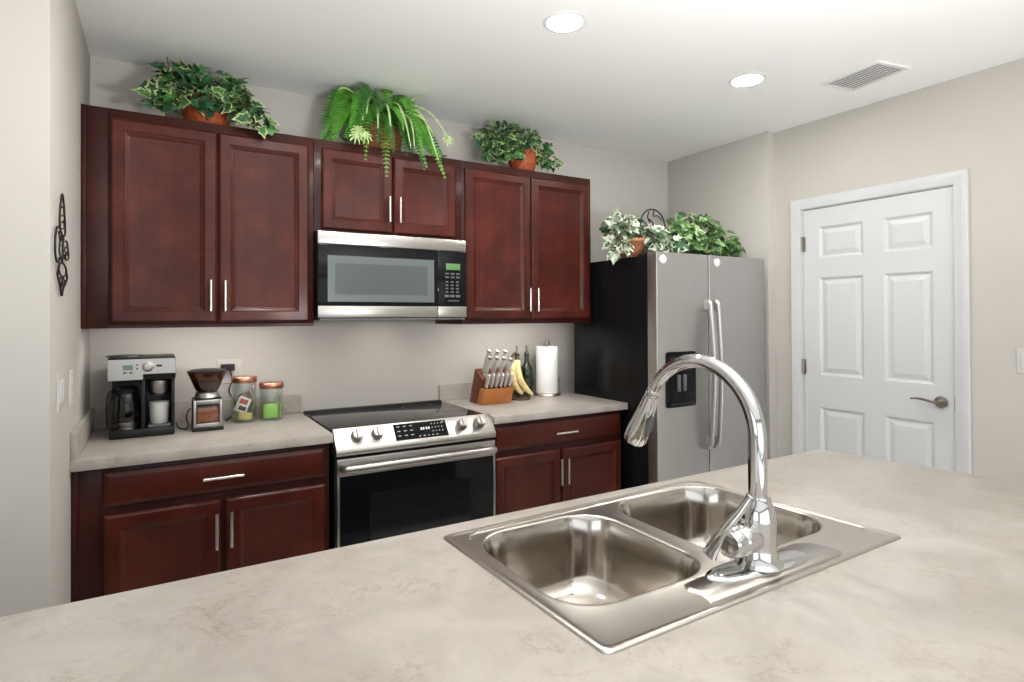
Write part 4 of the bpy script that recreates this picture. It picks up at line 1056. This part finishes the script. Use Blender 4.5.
# 2: fern in wicker basket above the microwave cabinet
def make_fern():
    rng = random.Random(5)
    c = (1.235, -.215, ZCAB)
    t = thing('fern_plant', 'bright green fern with trailing strap leaves in a brown wicker basket', 'plant', c, 'plants on top of the cabinets')
    prof = [(.09, .0006)]
    for k in range(9): prof += [(.105+.012*k/8, .006+k*.0135), (.112+.012*k/8, .012+k*.0135)]
    prof += [(.116, .128), (.105, .128), (.10, .11), (0, .11)]
    pot(t, prof, c, M_WICKER)
    base = Vector((c[0], c[1], c[2]+.12))
    bm = N()
    def frond(az, L, rise, drop, W, mi, flat=0):
        d = Vector((math.cos(az), math.sin(az), 0)); pts = []
        n = 40; face = Vector((rng.uniform(-.35, .35), -1, rng.uniform(.15, .9)))
        for k in range(n+1):
            s = k/n; pts.append(base + d*(.03+L*(s-.12*s*s)) + Vector((0, 0, rise*math.sin(PI*min(1, s*.95))**1.0*(1-.25*s) - drop*s**2.2)))
        for p in pts:
            if p.z > 2.53: p.z = 2.53
            if p.y > -.02: p.y = -.02
            if p.y > -.375 and p.z < ZCAB+.02: p.z = ZCAB+.02
        prevl = None
        for k in range(1, n):
            s = k/n; a, b = pts[k], pts[k+1]; T = (b-a); 
            if T.length < 1e-5: continue
            T.normalize(); sd = T.cross(face)
            if sd.length < .05: sd = d.cross(Vector((0, 0, 1)))
            sd.normalize(); up = sd.cross(T)
            w_ = 1.18*W*min(1, (s*5))*(1-s**2.2)**.8+.004
            hw = (L/n)*.78
            for sg in (-1, 1):
                dirv = (sd*sg + T*.35 - up*.12).normalized()
                q = [a-T*hw*.8, a+T*hw*.9, a+dirv*w_*.6+T*hw*.7, a+dirv*w_+T*hw*.1, a+dirv*w_*.6-T*hw*.7]
                if any(v.z > 2.543 or v.y > -.004 or (v.y > -.362 and v.z < ZCAB+.003) for v in q): continue
                f = bm.faces.new([bm.verts.new(v) for v in (q if sg > 0 else list(reversed(q)))]); f.material_index = mi
        tube(bm, pts[:-1], [.0022*(1-.7*k/n) for k in range(n)], 5, mi=mi, capped=False)
    F = [(200, .30, .15, .20, .034, 0), (185, .27, .20, .10, .032, 1), (215, .28, .10, .22, .036, 0), (160, .25, .19, .05, .034, 1), (235, .22, .16, .24, .034, 0), (262, .20, .12, .31, .040, 0),
         (285, .24, .14, .20, .034, 1), (310, .28, .14, .24, .036, 0), (330, .34, .13, .22, .038, 0), (345, .37, .16, .20, .036, 1), (0, .35, .18, .15, .034, 0), (20, .28, .20, .08, .034, 1),
         (300, .30, .10, .26, .034, 1), (320, .37, .10, .28, .034, 0), (250, .24, .17, .16, .034, 1), (225, .30, .20, .10, .034, 0), (195, .28, .23, .02, .032, 0), (340, .22, .25, .02, .036, 0),
         (275, .14, .24, .02, .034, 0), (180, .32, .08, .18, .034, 0), (210, .27, .06, .2, .034, 1), (315, .24, .06, .16, .034, 1), (350, .32, .08, .15, .034, 0), (170, .30, .24, .04, .036, 0), (10, .24, .27, -.02, .036, 0)]
    for k in range(26): F.append((rng.uniform(150, 390), rng.uniform(.20, .33), rng.uniform(.06, .24), rng.uniform(.02, .20), rng.uniform(.030, .038), k % 2))
    for az, L, rise, drop, W, mi in F:
        frond(math.radians(az), L, rise, drop, W, mi)
    obj('fronds', bm, [M_FERN, M_FERNDARK], t, smooth=0, recalc=False)
    bm = N()
    def strap(pts, w_=.0078):
        P = catmull(pts, 7); n = len(P); L_, R_, Mid = [], [], []
        for k, p in enumerate(P):
            T = (P[min(k+1, n-1)]-P[max(k-1, 0)]).normalized(); sd = T.cross(Vector((0, -1, .3)))
            if sd.length < .05: sd = Vector((1, 0, 0))
            sd.normalize(); up = sd.cross(T)
            ww = w_*min(1, .35+k/n*3)*(1-(k/n)**3*.9)
            L_.append(bm.verts.new(p-sd*ww+up*ww*.4)); Mid.append(bm.verts.new(p)); R_.append(bm.verts.new(p+sd*ww+up*ww*.4))
        for k in range(n-1):
            bm.faces.new((L_[k], Mid[k], Mid[k+1], L_[k+1])); bm.faces.new((Mid[k], R_[k], R_[k+1], Mid[k+1]))
    b = base
    for e in ([(-.05, -.05, .10), (-.12, -.12, .07), (-.15, -.17, -.03)], [(-.03, -.06, .10), (-.06, -.14, .05), (-.08, -.18, -.06)], [(0, -.06, .12), (-.01, -.15, .06), (-.015, -.185, -.10)], [(.03, -.06, .10), (.06, -.15, .06), (.085, -.185, -.13)],
              [(.05, -.06, .09), (.10, -.15, .03), (.105, -.18, -.12)], [(.08, -.05, .11), (.17, -.13, .07), (.23, -.185, -.17)], [(.02, -.05, .12), (.05, -.14, .09), (.045, -.185, -.05)], [(-.03, -.05, .13), (-.10, -.13, .10), (-.135, -.18, 0)],
              [(.10, -.02, .12), (.16, -.06, .17), (.20, -.09, .185)], [(-.10, -.05, .12), (-.20, -.1, .14), (-.26, -.15, .10)], [(.07, -.07, .09), (.16, -.15, .05), (.21, -.18, -.05)], [(.10, -.05, .13), (.22, -.11, .10), (.31, -.13, -.03)]):
        strap([b]+[b+Vector((v[0], v[1]-.022*k_, v[2])) for k_, v in enumerate(e)])
    # little plantlet tufts at the strap ends
    for tip in (Vector((-.165, -.185, -.07)), Vector((-.13, -.185, -.09)), Vector((-.175, -.188, -.10)), Vector((.31, -.17, -.04))):
        for k in range(9):
            a = 2*PI*k/9+.3; q = b+tip
            strap([q, q+Vector((.02*math.cos(a), -.008, .018*math.sin(a))), q+Vector((.036*math.cos(a), -.004, .032*math.sin(a)-.01))], .0045)
    obj('strap_leaves', bm, M_STRAP, t, smooth=0, recalc=False)
make_fern()
# 3: smaller ivy over the right-hand cabinet
def make_ivy3():
    rng = random.Random(23)
    c = (2.10, -.235, ZCAB)
    t = thing('ivy_plant', 'compact variegated ivy in an orange pot, on the cabinet nearest the refrigerator', 'plant', c, 'plants on top of the cabinets')
    pot(t, [(.055, .0006), (.066, .01), (.082, .07), (.078, .13), (.071, .145), (.066, .145), (.07, .12), (0, .12)], c, M_POTRED)
    bm = N(); pc = Vector((c[0], c[1], c[2]+.12))
    scatter_leaves(bm, [((1.96, -.22, 2.425), (.15, .11, .095), 150), ((2.07, -.21, 2.44), (.15, .10, .085), 130), ((1.93, -.30, 2.36), (.10, .05, .07), 60), ((2.07, -.31, 2.42), (.10, .04, .05), 40), ((1.90, -.27, 2.33), (.10, .07, .06), 70), ((1.99, -.335, 2.335), (.06, .03, .06), 36), ((2.21, -.24, 2.38), (.075, .09, .08), 60), ((2.245, -.31, 2.30), (.05, .06, .055), 40)], .045, rng,
                   [(5, 0, 2), (2, 1, 2), (3, 0, 0), (3, 1, 1)], okcab, pc, .72, 7)
    obj('foliage', bm, [M_IVYDARK, M_IVYMID, M_IVYEDGE, M_VINE], t, smooth=0, recalc=False)
make_ivy3()
# 4/5: the two plants on the refrigerator
ZFR = 1.7285
def okfr(p): return (p.z > ZFR+.022 or p.x < 2.53 or p.y < -.875) and p.y < -.355 and not (p.x < 2.525 and p.y > -.37)
def okfr2(p): return (p.z > ZFR+.022) and p.y < -.03 and p.x < XR-.01 and p.x > 2.56
def make_pale_ivy():
    rng = random.Random(31)
    c = (2.645, -.56, ZFR)
    t = thing('ivy_plant', 'pale cream-edged ivy in a terracotta pot at the cabinet side of the refrigerator top', 'plant', c, 'plants on top of the refrigerator')
    pot(t, [(.055, .0006), (.062, .008), (.082, .095), (.088, .10), (.088, .118), (.080, .118), (.074, .10), (0, .10)], c, M_TERRA)
    bm = N(); pc = Vector((c[0], c[1], c[2]+.1))
    scatter_leaves(bm, [((2.60, -.53, 1.925), (.12, .12, .085), 90), ((2.53, -.58, 1.845), (.055, .08, .09), 40), ((2.74, -.60, 1.86), (.10, .10, .085), 70), ((2.80, -.68, 1.80), (.10, .09, .06), 56), ((2.495, -.62, 1.775), (.04, .06, .05), 20), ((2.705, -.70, 1.83), (.05, .05, .05), 20), ((2.60, -.80, 1.76), (.03, .03, .03), 0)], .058, rng,
                   [(5, 2, 2), (4, 0, 2), (2, 1, 2), (2, 0, 0)], okfr, pc, .58, 7)
    obj('foliage', bm, [M_IVYDARK, M_IVYMID, M_PALE, M_VINE], t, smooth=0, recalc=False)
make_pale_ivy()
def make_bush():
    rng = random.Random(41)
    c = (3.27, -.42, ZFR)
    t = thing('potted_plant', 'dense bushy green plant at the door side of the refrigerator top', 'plant', c, 'plants on top of the refrigerator')
    pot(t, [(.075, .0006), (.085, .01), (.10, .08), (.094, .08), (.09, .06), (0, .06)], c, M_WICKER)
    bm = N(); pc = Vector((c[0], c[1], c[2]+.07))
    scatter_leaves(bm, [((3.17, -.56, 1.94), (.20, .15, .105), 190), ((3.36, -.54, 1.86), (.17, .15, .10), 130), ((3.03, -.60, 1.87), (.09, .10, .09), 60), ((3.49, -.58, 1.84), (.035, .06, .075), 26), ((3.20, -.70, 1.82), (.24, .06, .06), 90)], .055, rng,
                   [(4, 0, 0), (3, 0, 1), (3, 1, 1), (2, 2, 2)], okfr2, pc, .7, 9)
    obj('foliage', bm, [M_BUSH, M_BUSHLIGHT, M_IVYDARK, M_VINE], t, smooth=0, recalc=False)
make_bush()
def make_wire():
    Y = -.60; DX, DZ_ = -.085, -.022; bm = N()
    def strand(xz, r=.0042, n=6): tube(bm, [(p.x+DX, Y, max(p.z+DZ_, ZFR+.004)) for p in catmull([Vector((a, 0, b)) for a, b in xz], n)], r, 8)
    k = 1.03
    arcp = [(2.86+.100*math.cos(math.radians(a)), 1.945+.105*math.sin(math.radians(a))) for a in range(165, -31, -15)]
    strand([(2.755, 1.735)]+[(2.757, 1.85)]+arcp)
    strand([(2.775, 1.975), (2.80, 1.965), (2.835, 1.935), (2.865, 1.93), (2.86, 1.97), (2.83, 1.99)], .0034)
    strand([(2.83, 2.035), (2.82, 2.0), (2.84, 1.97)], .0034); strand([(2.87, 2.045), (2.865, 2.01), (2.90, 2.015), (2.935, 1.99)], .0034)
    strand([(2.95, 1.735), (2.95, 1.84)]+[(3.03+.085*math.cos(math.radians(a)), 1.845+.075*math.sin(math.radians(a))) for a in range(165, 10, -15)]+[(3.115, 1.735)], .0032)
    strand([(2.945, 1.89), (2.97, 1.90), (2.975, 1.92)], .003); strand([(2.99, 1.86), (3.03, 1.865), (3.05, 1.84)], .0034)
    strand([(2.755, 1.735), (2.95, 1.735), (3.115, 1.735)], .0035)
    o = obj('wire_ornament', bm, M_IRON, loc=(2.85, Y, ZFR)); tag(o, 'dark scrolled wire ornament rising between the two refrigerator plants', 'ornament')
make_wire()

# ------------------------------------------------------------------ ceiling lights and vent
def downlight(label, x, y):
    t = thing('ceiling_light', label, 'ceiling light', (x, y, ZC-.001), 'recessed ceiling lights')
    bm = N(); lathe(bm, [(.086, -.0004), (.085, -.0015), (.076, -.003), (.069, -.003), (.069, -.0004)], (x, y, ZC), 40); obj('trim_ring', bm, M_CAP, t)
    bm = N(); lathe(bm, [(.0685, -.0005), (.0685, -.0028), (0, -.0028)], (x, y, ZC), 40); obj('diffuser', bm, M_LAMP, t)
downlight('lit round recessed ceiling light above the stove side of the kitchen', 1.632, -1.265)
downlight('lit round recessed ceiling light nearer the air vent', 2.742, -1.262)
downlight('lit round recessed ceiling light above the coffee maker aisle', .85, -1.265)
def make_vent():
    cx, cy = 3.19, -1.575; rot = math.radians(-9)
    t = thing('ceiling_vent', 'white louvred air vent in the ceiling near the door wall', 'vent', (cx, cy, ZC))
    M4 = Matrix.Translation((cx, cy, ZC)) @ Matrix.Rotation(rot, 4, 'Z')
    bm = N(); W, L = .102, .132
    for a in ((-W-.014, -W+.006, -L-.014, L+.014), (W-.006, W+.014, -L-.014, L+.014), (-W+.006, W-.006, -L-.014, -L+.006), (-W+.006, W-.006, L-.006, L+.014)):
        box(bm, a[0], a[1], a[2], a[3], -.008, -.0005, .0015)
    bmesh.ops.transform(bm, matrix=M4, verts=bm.verts[:]); obj('frame', bm, M_CAP, t)
    bm = N()
    for k in range(8):
        x = -W+.017+k*(2*W-.034)/7
        box(bm, x-.0085, x+.0045, -L+.007, L-.007, -.0075, -.0045, .001)
    bmesh.ops.transform(bm, matrix=M4, verts=bm.verts[:]); obj('louvres', bm, mat('vent_grey', (.66, .66, .65), .5), t, smooth=0)
    bm = N(); box(bm, -W+.006, W-.006, -L+.006, L-.006, -.0010, -.0004); bmesh.ops.transform(bm, matrix=M4, verts=bm.verts[:]); obj('duct_backing', bm, mat('duct_dark', (.07, .07, .07), .7), t)
make_vent()
